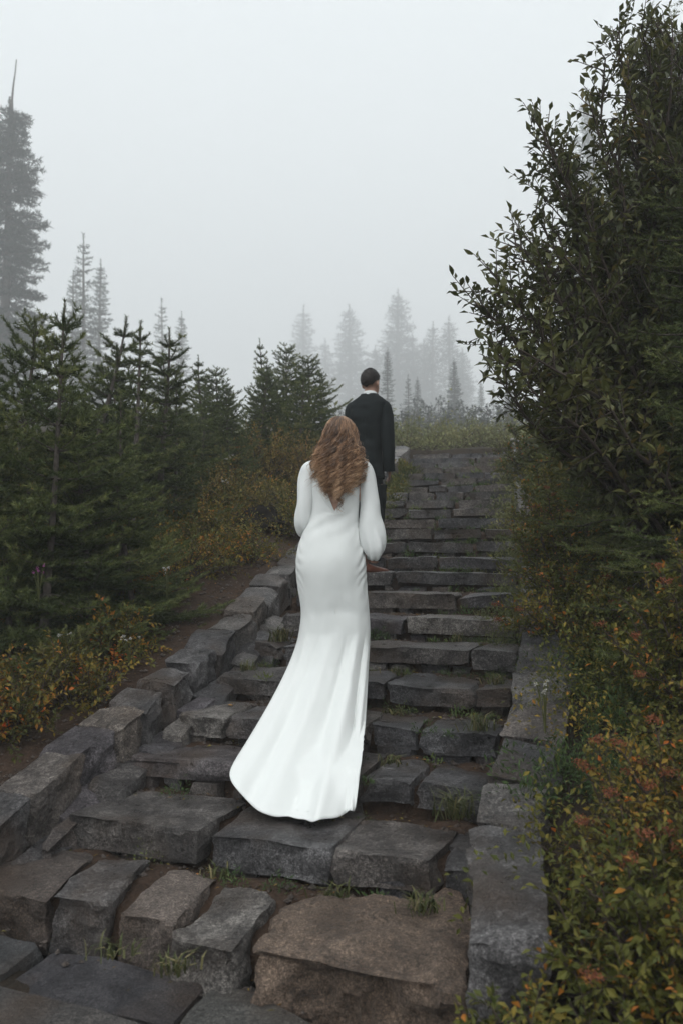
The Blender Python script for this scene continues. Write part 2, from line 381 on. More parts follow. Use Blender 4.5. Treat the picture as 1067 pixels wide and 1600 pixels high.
stairs = empty('stone_staircase', (CL[0][0], CL[0][1], 0), 'long flight of dark rough stone steps climbing into the fog', 'stairs')
rs = random.Random(4)
def px_on_edge(n, px):                   # sideways offset of an image column on a step's front edge
    best = None
    for l in np.linspace(-1.3, 1.3, 261):
        c, rt, fw = frame(n); p = c + rt * l
        d = Vector((p[0], p[1], n * RISE - EYE)); depth = d.y * math.cos(PITCH) + d.z * math.sin(PITCH)
        x = 533.5 + F * d.x / depth
        if best is None or abs(x - px) < best[0]: best = (abs(x - px), l)
    return best[1]
splits = {2: [(103, 312), (326, 516), (518, 680), (692, 750)], 3: [(198, 376), (380, 470), (474, 560), (562, 640), (646, 755)],
          4: [(276, 354), (357, 470), (473, 571), (575, 652), (656, 778)], 5: [(343, 474), (478, 601), (605, 738), (743, 800)],
          6: [(393, 436), (440, 545), (549, 732), (737, 808)], 7: [(437, 520), (524, 631), (635, 806)], 8: [(462, 560), (563, 714), (719, 806)]}
DEPTH = {2: .44, 3: .42, 4: .42, 5: .42, 6: .44}
seed = 100
for n in range(2, 24):
    if n in splits: cuts = [(px_on_edge(n, a), px_on_edge(n, b)) for a, b in splits[n]]
    else:
        k = rs.choice([2, 2, 3, 3, 4]); w = [rs.uniform(.5, 1.3) for _ in range(k)]; s = sum(w); x = -HALF; cuts = []
        for q in w:
            x2 = x + 2 * HALF * q / s; cuts.append((x + .008, x2 - .008)); x = x2
    c, rt, fw = frame(n)
    for i, (a, b) in enumerate(cuts):
        seed += 1; r = random.Random(seed)
        dp = DEPTH.get(n, .42) * r.uniform(.9, 1.1); jog = r.uniform(-.02, .02); tilt = r.uniform(-.008, .008)
        hh = r.uniform(.10, .125) if 2 < n < 10 else r.uniform(.095, .115) if n > 9 else r.uniform(.12, .15)
        top = n * RISE + r.uniform(-.008, .008)
        f0, f1 = jog + r.uniform(-.02, .02), jog + r.uniform(-.02, .02)
        q = [c + rt * a + fw * f0, c + rt * b + fw * f1, c + rt * (b - r.uniform(-.02, .05)) + fw * dp, c + rt * (a + r.uniform(-.02, .05)) + fw * (dp * r.uniform(.85, 1.1))]
        put_stone('step_stone', stairs, q, [top - tilt, top + tilt, top + tilt, top - tilt], hh, seed, res=.018 if n < 5 else .024 if n < 9 else .045 if n < 14 else .08,
                  rough=.012 if n < 10 else .010, chips=11 if n < 12 else 6, cutk=.65)
        # thin packing stones wedged under the block
        if n < 14:
            x = a + r.uniform(.0, .06)
            while x < b - .06:
                ww = r.uniform(.1, .26); 
                if r.random() < .75:
                    seed += 1; zt = (n - 1) * RISE + r.uniform(.035, .055)
                    if n == 2: zt += .0
                    g = [c + rt * x + fw * (.025 + r.uniform(-.02, .015)), c + rt * min(x + ww, b) + fw * (.025 + r.uniform(-.02, .015)), c + rt * min(x + ww, b) + fw * .16, c + rt * x + fw * .16]
                    put_stone('packing_stone', stairs, g, zt, .075, seed, res=.03 if n < 7 else .06, rough=.008, chips=5)
                x += ww + r.uniform(.01, .05)
# the bottom step: four long blocks set end-on, and one great boulder
row = [[(-95, 1372), (76, 1402), (150, 1338), (20, 1322)], [(82, 1404), (166, 1418), (232, 1350), (160, 1345)], [(186, 1428), (272, 1440), (345, 1368), (278, 1358)], [(272, 1462), (362, 1482), (430, 1404), (352, 1388)]]
for k, q in enumerate(row):
    pts = [on_z(x, y, .15)[:2] for x, y in q]
    put_stone('end_set_stone', stairs, pts, .155 + .012 * (k % 2) , .25, 900 + k * 7, res=.016, rough=.015, chips=14, mat='boulder' if k in (0, 2) else 'stone', taper=.05, cutk=.6)
pts = [on_z(x, y, .17)[:2] for x, y in [(386, 1480), (730, 1552), (738, 1412), (470, 1398)]]
put_stone('front_boulder', stairs, pts, [.16, .17, .2, .18], .30, 977, res=.016, rough=.026, chips=18, mat='boulder', taper=.02)
# fillers at the right-hand end of the low steps
for k, (px, py, z, w, d, h) in enumerate([(718, 1325, .28, .14, .22, .28), (705, 1560, .02, .1, .12, .2), (756, 1225, .44, .07, .2, .2)]):
    c0 = on_z(px, py, z)[:2]; _, rt, fw = frame(1.5)
    q = [c0 - rt * w / 2, c0 + rt * w / 2, c0 + rt * w / 2 + fw * d, c0 - rt * w / 2 + fw * d]
    put_stone('corner_stone', stairs, q, z, h, 1200 + k, res=.025, rough=.012, chips=8)

# soil bed that carries the stones: every tread packed earth behind and between the blocks
V = []; rows = 0
cols = np.linspace(-1.14, 1.14, 60)
prof = []
for n in range(1, 24):
    prof += [(n, .085, (n - 1) * RISE - .03), (n, .11, n * RISE - .055), (n, .2, n * RISE - .045), (n, .34, n * RISE - .028)]
    nx = .47 if n < 23 else .6
    prof += [(n, nx, n * RISE - .008), (n, nx + .08, n * RISE - .02)]
for n, f, z in prof:
    c, rt, fw = frame(n)
    for l in cols:
        p = c + rt * l + fw * f; V.append((p[0], p[1], z))
V = np.array(V); V[:, 2] += fbm(V, 9, 21, 4) * .02
me = mesh_of('stair_bed', V, None, M['soil'], smooth=True, quads=grid_faces(len(prof), len(cols)))
tag(add('stair_bed', me), 'packed brown soil on the treads between the step stones', kind='structure')

# ------------------------------------------------------------------ copings
def coping(name, label, inner, outer, bounds, hfun, seed0, lift, h=.26):
    root = empty(name, (*frame(bounds[0])[0], 0), label, 'wall')
    for k in range(len(bounds) - 1):
        a, b = bounds[k], bounds[k + 1]; r = random.Random(seed0 + k); g = .012
        (ca, ra, fa), (cb, rb, fb) = frame(a), frame(b)
        ia, ib = inner(a) + r.uniform(-.02, .02), inner(b) + r.uniform(-.02, .02); oa, ob = outer(a) + r.uniform(-.03, .03), outer(b) + r.uniform(-.03, .03)
        lo_a, hi_a = min(ia, oa), max(ia, oa); lo_b, hi_b = min(ib, ob), max(ib, ob)
        q = [ca + ra * lo_a + fa * g, ca + ra * hi_a + fa * g, cb + rb * hi_b - fb * g, cb + rb * lo_b - fb * g]
        za, zb = hfun(a) + r.uniform(-.012, .012), hfun(b) + r.uniform(-.012, .012)
        put_stone('coping_stone', root, q, [za, za, zb, zb], h, seed0 + k * 3, res=.018 if a < 5 else .03 if a < 10 else .08, rough=.013, chips=10, taper=.05)
    return root
def slope(n): return n * RISE
lb = [0.2, .95, 1.75, 2.45, 3.0, 3.5, 4.05, 4.6, 5.15, 5.8, 6.4, 6.95, 7.5, 8.05, 8.6, 9.2, 9.8, 10.4, 11.1, 11.7, 12.4, 13.0, 13.7, 14.4, 15, 15.8, 16.5, 17.2, 18, 18.8, 19.6, 20.4, 21.2, 22, 22.8, 23.6]
left_wall = coping('left_coping_wall', 'low stone coping along the dirt path on the left of the stairs', lambda n: -.97 - .03 * (n < 3), lambda n: -1.25 - .05 * (n < 3), lb, lambda n: slope(n) + .135, 2000, .1)
rb = [0.6, 2.15, 2.75, 3.4, 4.15, 4.9, 5.6, 6.2, 6.9, 7.6, 8.3, 9, 9.7, 10.5, 11.3, 12, 12.8, 13.6, 14.4, 15.2, 16, 17, 18, 19, 20, 21, 22, 22.8, 23.5]
right_wall = coping('right_coping_wall', 'low stone coping on the right of the stairs half hidden by shrubs', lambda n: np.interp(n, [.6, 2, 3, 12, 14], [1.11, 1.02, .95, .95, .93]), lambda n: np.interp(n, [.6, 2, 3], [1.37, 1.25, 1.25]), rb, lambda n: max(slope(n) + .13, .40) + (.12 if n > 22.5 else 0), 3000, .1)
# rubble wedged between left coping and steps
for k, n in enumerate(np.arange(1.2, 7.5, .42)):
    r = random.Random(int(n * 100)); c, rt, fw = frame(n); s = r.uniform(.12, .2)
    p = c + rt * (-.9 + r.uniform(-.04, .02)); L = r.uniform(.22, .42)
    q = [p - rt * s / 2, p + rt * s / 2, p + rt * s / 2 * .8 + fw * L, p - rt * s / 2 + fw * L]
    z = slope(n) - r.uniform(.0, .06)
    put_stone('rubble_stone', left_wall, q, [z, z - .05, z + .03, z + .07], .2, 4000 + k, res=.03, rough=.014, chips=9)

# ------------------------------------------------------------------ patio slabs
patio = empty('patio', (-.6, 2.7, 0)); tag(patio, 'grey flagstone paving in front of the bottom step', kind='structure')
slabs = [[(-40, 1452), (66, 1476), (-6, 1530), (-120, 1512)], [(-2, 1536), (82, 1480), (330, 1530), (262, 1606)], [(-150, 1700), (-6, 1541), (256, 1612), (160, 1800)],
         [(270, 1610), (338, 1533), (420, 1560), (560, 1640)], [(175, 1800), (268, 1618), (560, 1650), (620, 1860)], [(570, 1650), (640, 1600), (900, 1660), (640, 1850)], [(-330, 1580), (-130, 1518), (-12, 1538), (-160, 1690)], [(-320, 1490), (-80, 1474), (-130, 1512), (-335, 1570)]]
for k, s in enumerate(slabs):
    P = [on_z(x, y, 0)[:2] for x, y in s]
    # order front-left, front-right, back-right, back-left from the corner list
    cen = np.mean(P, 0); P = sorted(P, key=lambda p: math.atan2(p[1] - cen[1], p[0] - cen[0]))
    P = P[:]; 
    put_stone('paving_slab', patio, P, 0.0 + .003 * (k % 3), .09, 5000 + k, res=.028, rough=.006, chips=5, mat='slab', taper=.0)

# ------------------------------------------------------------------ people
def eval_mesh(me, mods, name):
    o = bpy.data.objects.new('tmp_' + name, me); COL.objects.link(o)
    for typ, kw in mods:
        m = o.modifiers.new(typ, typ)
        for k, v in kw.items(): setattr(m, k, v)
    dg = bpy.context.evaluated_depsgraph_get(); r = bpy.data.meshes.new_from_object(o.evaluated_get(dg)); bpy.data.objects.remove(o)
    r.name = name; return r
def blob(acc, c, r, rot=0., n=14, tilt=0.):
    th = np.linspace(0, math.pi, n); ph = np.linspace(0, 2 * math.pi, 2 * n, endpoint=False)
    V = np.stack([np.outer(np.sin(th), np.cos(ph)), np.outer(np.sin(th), np.sin(ph)), np.outer(np.cos(th), np.ones_like(ph))], -1).reshape(-1, 3) * r
    R = np.array(Matrix.Rotation(rot, 3, 'Z') @ Matrix.Rotation(tilt, 3, 'X')); acc.put(V @ R.T + np.asarray(c), Q=grid_faces(n, 2 * n, True))
def closed_tube(acc, P, R, k=12):
    P = np.asarray(P, float); R = np.asarray(R, float)
    P = np.vstack([P[0], P, P[-1]]); R = np.concatenate([[1e-4], R, [1e-4]])
    V, Q = tube(P + np.linspace(0, 1e-5, len(P))[:, None], R, k); acc.put(V, Q=Q)
def head(acc, c, yaw, nod, s=1.):
    Rm = np.array(Matrix.Rotation(yaw, 3, 'Z') @ Matrix.Rotation(-nod, 3, 'X')); f = lambda x, y, z: np.asarray(c) + Rm @ np.array([x, y, z]) * s
    blob(acc, f(0, -.008, .035), np.array([.077, .097, .092]) * s, yaw, tilt=-nod)     # skull
    blob(acc, f(0, .028, -.035), np.array([.062, .068, .085]) * s, yaw, tilt=-nod)     # face and jaw
    blob(acc, f(0, .052, -.098), np.array([.028, .026, .02]) * s, yaw, 8)              # chin
    closed_tube(acc, [f(0, .094, .015), f(0, .112, -.028), f(0, .1, -.034)], np.array([.009, .015, .01]) * s, 8)   # nose
    for q in (-1, 1):
        blob(acc, f(q * .079, -.002, -.012), np.array([.009, .02, .032]) * s, yaw + q * .35, 8)   # ears
        blob(acc, f(q * .03, .085, .012), np.array([.014, .008, .01]) * s, yaw, 8)     # eyelids
    closed_tube(acc, [f(-.024, .087, -.066), f(0, .096, -.066), f(.024, .087, -.066)], np.array([.006, .009, .006]) * s, 8)   # lips
    return f
def hand(acc, w, d, nrm, s=1., curl=.5):
    d = unit(d); nrm = unit(nrm); sd = np.cross(d, nrm)
    for k, o in enumerate((-.03, -.01, .01, .03)):
        b = np.asarray(w) + d * .02 + sd * o * .5 * s; kn = np.asarray(w) + (d * .085 + sd * o) * s
        ln = (.062, .075, .07, .055)[k] * s; m = kn + (d * (1 - curl * .4) - nrm * curl * .5) * ln * .55; e = m + (d * (1 - curl) - nrm * curl * 1.1) * ln * .5
        closed_tube(acc, [b, kn, m, e], np.array([.013, .011, .0085, .007]) * s, 8)
    b = np.asarray(w) + (d * .025 - sd * .02) * s
    closed_tube(acc, [b, b + (d * .03 - sd * .035 - nrm * .01) * s, b + (d * .065 - sd * .04 - nrm * .03) * s], np.array([.014, .011, .008]) * s, 8)
def finish_body(acc, name, vox):
    me = acc.mesh(name, M['skin']); return eval_mesh(me, [('REMESH', dict(mode='VOXEL', voxel_size=vox, use_smooth_shade=True)), ('SMOOTH', dict(factor=.5, iterations=3))], name)

# ---- the bride: stands on the fourth step, back to the camera
BD = 4.62
bride = empty('person', (*at(520, 1100, BD)[:2], .6), 'woman in a long white gown with wavy brown hair, walking up the stairs', 'person')
bo = np.array(bride.location)
SB = [  # row, left, right, depth behind (towards camera), depth in front
    (700, 500, 556, .075, .075), (716, 489, 566, .085, .085), (728, 486, 566, .095, .10), (745, 486, 564, .105, .12), (770, 486, 561, .10, .13), (790, 487, 560, .095, .12), (806, 487, 559, .095, .105), (820, 481, 560.5, .105, .105), (835, 473, 564, .125, .11),
    (855, 466.5, 568, .15, .115), (875, 463.5, 570, .17, .12), (895, 463.5, 571, .165, .125), (920, 466.5, 572.5, .14, .13), (953, 472, 575.5, .115, .14), (975, 470.5, 577, .11, .15), (996, 466.5, 577.5, .115, .16), (1020, 463, 577, .125, .165), (1042, 459, 576.5, .14, .17)]
SB = np.array(SB)
_y = np.arange(700, 1044, 2.); _S = np.stack([np.interp(_y, SB[:, 0], SB[:, i]) for i in range(5)], -1)
for _ in range(26): _S[1:-1, 1:] = (_S[:-2, 1:] + 2 * _S[1:-1, 1:] + _S[2:, 1:]) / 4
SB = _S
def body_pt(u, py, inset=0.):
    u = np.asarray(u, float); py = np.broadcast_to(np.asarray(py, float), u.shape)
    xl, xr, bk, fr = (np.interp(py, SB[:, 0], SB[:, i]) for i in (1, 2, 3, 4))
    th = 2 * math.pi * u; cs, sn = np.cos(th), np.sin(th)
    zl = 1.5 + (870 - py) / F * BD * 1.0
    # exact height of that image row at the bride's distance
    b = -(py - 800) / F; zl = EYE + BD * (math.sin(PITCH) + b * math.cos(PITCH)) / (math.cos(PITCH) - b * math.sin(PITCH)); k = BD / F / (math.cos(PITCH) - b * math.sin(PITCH))
    X0 = ((xl + xr) / 2 - 533.5) * k; hw = (xr - xl) / 2 * k - inset
    x = X0 - hw * np.sign(cs) * np.abs(cs) ** .86; y = BD - np.where(sn > 0, (bk - inset) * np.abs(sn) ** .9, -(fr - inset) * np.abs(sn) ** .9)
    return np.stack([x, y, zl], -1)
NU = 192; U = np.arange(NU) / NU
def backness(u): return np.clip(np.sin(2 * math.pi * u), 0, 1)
# gown, from the V of the back to the floor
vx = np.abs(((U - .25 + .5) % 1) - .5)                       # distance from the middle of the back
ytop = np.where(vx < .115, 800 - (vx / .115) * 78, 722.0); ytop = np.where((U > .5), 728, ytop)
rows = []
for wv in np.linspace(0, 1, 26): rows.append(body_pt(U, ytop * (1 - wv) + 806 * wv))
for py in np.linspace(808, 985, 60): rows.append(body_pt(U, np.full(NU, py)))
G = np.array(rows)
hem = [(0., 356, 1207, 3.90), (.03, 361, 1222, 3.84), (.06, 374, 1238, 3.78), (.10, 392, 1258, 3.72), (.135, 405, 1268, 3.69), (.16, 425, 1276, 3.66), (.19, 446, 1281, 3.64), (.22, 464, 1287, 3.61), (.245, 484, 1290, 3.60), (.262, 491, 1285, 3.615), (.275, 497, 1279, 3.64),
       (.295, 512, 1279, 3.63), (.32, 535, 1277, 3.64), (.338, 541, 1272, 3.66), (.352, 543, 1268, 3.68), (.37, 545, 1266, 3.695), (.39, 547, 1266, 3.70), (.415, 551, 1268, 3.705), (.44, 556, 1268, 3.715), (.462, 559, 1255, 3.75), (.5, 566, 1215, 3.92)]
H = np.array([[u, *at(px, py, D)] for u, px, py, D in hem])
Hf = [(.56, .12, 4.35, .66), (.65, .14, 4.75, .625), (.75, .0, 4.92, .77), (.85, -.22, 4.85, .63), (.93, -.42, 4.45, .63)]
Hx = np.array(list(map(list, H)) + [list(h) for h in Hf] + [[1.0, *H[0, 1:]]])
HE = np.stack([np.interp(U, Hx[:, 0], Hx[:, i]) for i in (1, 2, 3)], -1)
for _ in range(7): HE = (HE + .5 * (np.roll(HE, 1, 0) + np.roll(HE, -1, 0))) / 2
R0 = G[-1]; NW = 90; skirt = []
for k in range(1, NW + 1):
    w = k / NW; wx = w ** 1.42; P = np.empty_like(R0)
    P[:, 0] = R0[:, 0] * (1 - wx) + HE[:, 0] * wx; P[:, 1] = R0[:, 1] * (1 - w ** 1.8) + HE[:, 1] * w ** 1.8; P[:, 2] = R0[:, 2] * (1 - w) + HE[:, 2] * w
    b = backness(U)
    # folds falling from the hip and fanning into the train
    f = 0
    for u0, u1, wd, am in [(.46, .40, .013, .022), (.41, .335, .016, -.03), (.36, .27, .02, .024), (.33, .2, .018, -.016), (.26, .14, .022, .016), (.2, .085, .018, -.014), (.12, .045, .018, .016), (.30, .235, .01, -.012), (.48, .455, .008, -.014)]:
        uc = u0 + (u1 - u0) * w ** .8; f = f + am * np.exp(-((U - uc) / wd) ** 2) * (w ** .7)
    P[:, 1] -= f * 2.3 * b; P[:, 2] += f * .8 * b
    skirt.append(P)
G = np.concatenate([G, np.array(skirt)])
# wrinkles gathered at the hips, and a soft pull across the seat
py_rows = np.concatenate([np.full(26, 760.), np.linspace(808, 985, 60), np.full(NW, 1100.)])
for r in range(26, 86):
    py = py_rows[r]; g1 = math.exp(-((py - 880) / 45) ** 2); cr = np.exp(-((U - .44) / .055) ** 2); cl = np.exp(-((U - .06) / .045) ** 2)
    wob = 10 * vnoise(np.stack([U * 14, np.full(NU, py / 26), U * 0], -1), 1., 4); tri = abs((((py + (U - .44) * 260 + wob) / 19.0) % 1) * 2 - 1); G[r, :, 1] -= (.018 * (tri - .5)) * cr * g1; G[r, :, 0] += .009 * (tri - .5) * cr * g1
    tri2 = abs((((py - (U - .06) * 240 + wob) / 17.0) % 1) * 2 - 1); G[r, :, 1] -= .008 * (tri2 - .5) * cl * g1; G[r, :, 0] -= .006 * (tri2 - .5) * cl * g1
    sag = np.exp(-((py - (952 + 60 * np.abs(U - .25))) / 12) ** 2); G[r, :, 1] += .005 * sag * backness(U)
G[14:, :, 1] += fbm(G[14:] * [1, 1, .55], 6, 71, 3) * .011
rd = 1 - np.abs(vnoise(G[90:] * [1.6, 1, .5], 8, 33)); G[90:, :, 1] -= .007 * (rd ** 4) * backness(U)[None]
for r in range(18, 44):
    py = 790 + (r - 18) * 1.6; G[r, :, 1] -= .004 * np.sin(py / 2.6 + U * 34) * math.exp(-((py - 808) / 12) ** 2)
for _ in range(5): G[80:-3] = (G[79:-4] + 2 * G[80:-3] + G[81:-2]) / 4
def stair_top(XY):                       # cloth lies taut over the step noses, flat on the second tread
    n, l = along(XY); return np.where(n > 2.95, RISE * (n + .05), np.interp(n, [1.9, 2.76, 2.97], [.3, .3, .45])) + .03
S = G[86:]; S[..., 2] = np.maximum(S[..., 2], stair_top(S[..., :2].reshape(-1, 2)).reshape(S.shape[:2]))
for _ in range(3): S[1:-1] = (S[:-2] + 2 * S[1:-1] + S[2:]) / 4
for _ in range(4): S[20:] = (np.roll(S[20:], 1, 1) + 2 * S[20:] + np.roll(S[20:], -1, 1)) / 4
dv = G.reshape(-1, 3) - bo
me = mesh_of('gown', dv, None, M['dress'], smooth=True, quads=grid_faces(len(G), NU, True))
me = eval_mesh(me, [('SOLIDIFY', dict(thickness=.004, offset=-1)), ], 'gown')
gown = add('gown', me, bride); gown['label'] = 'fitted white crepe gown with a train spread down the steps'
# sewn line and buttons down the middle of the back
sm = Acc()
for py in np.arange(803, 866, 5.2):
    p = body_pt(np.array([.245]), py)[0] - bo; blob(sm, p + [0, -.002, 0], np.array([.0045, .003, .0045]), 0, 6)
tag(add('button_row', sm.mesh('button_row', M['dress'], True), gown), kind='stuff')
V = []
for py in np.linspace(802, 1180, 80):
    if py <= 984: p = body_pt(np.array([.25]), py)[0]
    else:
        w = (py - 985) / 300; i = int(86 + max(0, w) * NW * .55); p = G[min(i, len(G) - 1), NU // 4]
    V.append(p - bo + [0, -.0015, 0])
tV, tQ = tube(V, .0016, 4); add('centre_seam', mesh_of('centre_seam', tV, None, M['dress'], smooth=True, quads=tQ), gown)
# sleeves: full bishop sleeves gathered at the shoulder and the cuff
def sleeve(pts, radii, seed, flat=.85):
    pts = np.array([at(*p) for p in pts]); t = np.linspace(0, 1, len(pts)); tt = np.linspace(0, 1, 40)
    def sm_(A): 
        B = np.stack([np.interp(tt, t, A[:, i]) for i in range(A.shape[1])], -1)
        for _ in range(4): B[1:-1] = (B[:-2] + 2 * B[1:-1] + B[2:]) / 4
        return B
    C = sm_(pts); R = sm_(np.array(radii)[:, None])[:, 0]; k = 40
    V, Q = tube(C, R, k); V = V.reshape(40, k, 3); d = V - C[:, None]
    a = np.arange(k) * 2 * math.pi / k; gath = np.clip((tt - .55) / .45, 0, 1); gs = np.clip(1 - tt / .15, 0, 1)
    m = 1 + (.13 * np.sin(a * 7 + seed + 2 * np.sin(tt * 5)[:, None]) * gath[:, None] ** .7) + .12 * np.sin(a * 8 + seed)[None] * gs[:, None] + .17 * fbm(V * [1, 1, .6], 11, seed, 2) + .05 * np.sin(a[None] * 2 + tt[:, None] * 9 + seed)
    V = C[:, None] + d * m[..., None]
    me = mesh_of('sleeve', V.reshape(-1, 3) - bo, None, M['chiffon'], smooth=True, quads=Q)
    return eval_mesh(me, [('SUBSURF', dict(levels=1, render_levels=1))], 'sleeve')
s1 = sleeve([(497, 722, 4.63), (486, 733, 4.63), (480, 755, 4.63), (476.5, 785, 4.62), (475, 812, 4.62), (477, 830, 4.66), (482, 838, 4.74)], [.02, .056, .06, .056, .052, .046, .02], 3)
sl1 = add('sleeve', s1, bride)
s2 = sleeve([(557, 719, 4.63), (567, 730, 4.63), (573, 752, 4.62), (577, 785, 4.60), (580, 815, 4.58), (582.5, 840, 4.57), (584, 856, 4.57), (583, 866, 4.585), (580, 867, 4.60)], [.02, .054, .058, .064, .071, .076, .07, .05, .024], 5)
sl2 = add('sleeve', s2, bride)
for nm, P in ((sl2, [(580, 864, 4.6), (578, 870, 4.63)]), (sl1, [(482, 838, 4.74), (486, 838, 4.80)])):
    tV, tQ = tube([at(*p) - bo for p in P], .024, 14); add('cuff', mesh_of('cuff', tV, None, M['dress'], smooth=True, quads=tQ), nm)
# body under the cloth
ba = Acc()
tor = np.array([body_pt(np.arange(40) / 40, py, .007) for py in list(np.linspace(716, 950, 30))]); ctop = tor[0].mean(0); cbot = tor[-1].mean(0)
tor = np.concatenate([np.broadcast_to(ctop, (1, 40, 3)), tor, np.broadcast_to(cbot, (1, 40, 3))]); ba.put(tor.reshape(-1, 3), Q=grid_faces(len(tor), 40, True))
hc = at(532, 689, 4.60)
closed_tube(ba, [at(527, 725, 4.62), at(528, 712, 4.615), hc + [0, .0, -.04]], [.075, .052, .05])
hf = head(ba, hc, -.12, .22, .98)
for q, (kn, ft) in enumerate([((505, 1015, 4.63), (503, 1112, 4.60)), ((535, 1000, 4.72), (540, 1110, 4.70))]):
    closed_tube(ba, [at(505 + 28 * q, 930, 4.62), at(*kn), at(*ft)], [.085, .055, .036]); p = at(*ft); closed_tube(ba, [p, p + [.01, .10, -.045], p + [.012, .19, -.06]], [.036, .03, .018])
closed_tube(ba, [at(492, 735, 4.63), at(475, 808, 4.62), at(482, 838, 4.76), at(500, 838, 4.93)], [.045, .036, .026, .022]); hand(ba, at(500, 838, 4.93), (.8, .5, -.2), (0, 0, 1), .9)
closed_tube(ba, [at(563, 735, 4.63), at(580, 815, 4.585), at(579, 868, 4.62), at(576, 872, 4.70)], [.044, .036, .025, .021]); hand(ba, at(576, 872, 4.68), (-.25, .9, -.4), (1, 0, 0), .9)
for i in range(len(ba.v)): ba.v[i] = ba.v[i] - bo
add('body', finish_body(ba, 'body', .011), bride)
# hair: a cap over the skull and hundreds of waved locks
rg = np.random.default_rng(9); ha = Acc()
blob(ha, hc - bo + [0, -.012, .04], np.array([.086, .103, .094]), -.12, 18, -.22)
ha.c[-1][:] = .25
cen = hc + np.array([0, -.012, .038])
for g in range(74):
    phi = rg.uniform(-1.9, 1.9); ph0 = rg.uniform(0, 6.28); wl = rg.uniform(.10, .145); tj = rg.normal(0, .17); gl = rg.uniform(.7, 1.1); gam = rg.uniform(.8, 1.5); inner = rg.random() ** 1.4; drift = rg.normal(0, .018)
    for k in range(32):
        stray = k > 29; da = rg.normal(0, .13 if not stray else .25); t = np.linspace(0, 1, 26); fall_L = max(.12, (.385 - .10 * abs(math.sin(phi)) + .02 * (phi < 0)) * gl * rg.uniform(.86, 1.06))
        e_start = rg.uniform(1.15, 1.52) if rg.random() < .7 else rg.uniform(.3, 1.2)
        s_ = t * ((e_start + .3) * .1 + fall_L); e = e_start - s_ / .1; e0 = np.clip(e, -.3, None); fall = np.clip(-.3 - e, 0, None) * .1
        a = phi + da * (1 - .9 * np.clip((s_ - .1) / .15, 0, 1)); q = np.clip((s_ - (e_start - .75) * .1) / .27, 0, 1); q = q * q * (3 - 2 * q); off = 1.02 + .07 * inner + .02 * rg.random() + .06 * q
        x = np.sin(a) * np.cos(e0) * .086 * off; y = -np.cos(a) * np.cos(e0) * .104 * off; z = np.sin(e0) * .095 * off - fall * .95
        q2 = np.clip((fall - .17) / .26, 0, 1)
        x = x * (1 + .10 * q) * (1 - .32 * q2) - .012 * q - .012 * q2 + drift * q; y = y - .03 * q * (np.abs(a) < 1.3) - .045 * q * (np.abs(a) >= 1.3) + .012 * q2
        am = gam * (.002 + .019 * np.clip((s_ - .11) / .16, 0, 1)) * (1.6 if stray else 1); th_ = 2 * math.pi * s_ / wl * (1 + .35 * t) + ph0 + rg.normal(0, .16)
        P = np.stack([x + am * np.sin(th_), y + am * .9 * np.cos(th_), z], -1) + cen - bo + rg.normal(0, .0055 if not stray else .02, 3) * t[:, None]
        r = (.0024 if not stray else .0011) * (1 - t ** 4 * .8) * rg.uniform(.5, 1.15); tV, tQ = tube(P, r, 3)
        tint = np.clip(.26 + tj + .5 * np.clip((fall + .02) / .26, 0, 1) + .28 * np.cos(th_ + .6) * q + rg.normal(0, .12) - .25 * (1 - inner) * (k % 3 == 0), 0, 1)  # root-to-tip colour, with light and dark sides of each wave painted in
        ha.put(tV, Q=tQ, c=np.repeat(tint, 3))
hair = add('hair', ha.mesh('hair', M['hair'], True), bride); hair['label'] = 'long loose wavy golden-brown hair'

# ---- the man: ahead on the ninth step
MD = 7.35
man = empty('person', (*at(578, 890, MD)[:2], 1.35), 'man in a charcoal suit standing higher on the stairs, seen from behind', 'person'); mo = np.array(man.location)
SM = np.array([(611, 569, 587, .05, .05), (619, 564, 592, .06, .06), (623, 558, 598, .075, .07), (628, 549.5, 604, .09, .08), (635, 545, 607, .105, .095), (650, 547, 603, .12, .12), (670, 550, 599, .12, .13), (690, 553, 596, .11, .13), (706, 554, 595, .108, .125), (722, 552, 597, .12, .125), (740, 550, 599, .135, .13), (758, 549, 600.5, .14, .135), (768, 549, 600, .135, .13)])
def man_pt(u, py, inset=0.):
    xl, xr, bk, fr = (np.interp(py, SM[:, 0], SM[:, i]) for i in (1, 2, 3, 4)); th = 2 * math.pi * u; cs, sn = np.cos(th), np.sin(th)
    z = at(533.5, py, MD)[2]; k = MD / F; X0 = ((xl + xr) / 2 - 533.5) * k; hw = (xr - xl) / 2 * k - inset
    return np.stack([X0 - hw * np.sign(cs) * np.abs(cs) ** .8, MD - np.where(sn > 0, (bk - inset) * np.abs(sn) ** .85, -(fr - inset) * np.abs(sn) ** .85), np.full_like(u, z)], -1)
u48 = np.arange(64) / 64
J = np.array([man_pt(u48, py) for py in np.concatenate([np.linspace(617, 640, 12), np.linspace(643, 748, 42)])])
J[:, :, 1] += fbm(J * [1, 1, 1.6], 8, 5, 3) * .014
vent = np.exp(-((u48 - .25) / .012) ** 2)
for r in range(34, 54): J[r, :, 1] += .02 * vent * (r - 34) / 20
me = mesh_of('jacket', J.reshape(-1, 3) - mo, None, M['suit'], smooth=True, quads=grid_faces(len(J), 64, True))
jk = add('jacket', eval_mesh(me, [('SOLIDIFY', dict(thickness=.006, offset=-1))], 'jacket'), man); jk['label'] = 'charcoal suit jacket'
V = [man_pt(np.array([.25]), py)[0] - mo + [0, -.002, 0] for py in np.linspace(624, 728, 40)]; tV, tQ = tube(V, .0022, 4); add('back_seam', mesh_of('back_seam', tV, None, M['suit'], quads=tQ), jk)
ct = np.array([man_pt(u48, py) + (man_pt(u48, py) - man_pt(u48, py).mean(0)) * q for py, q in ((624, .0), (617.5, .05), (616, .02), (618, -.05))])   # turned-down jacket collar
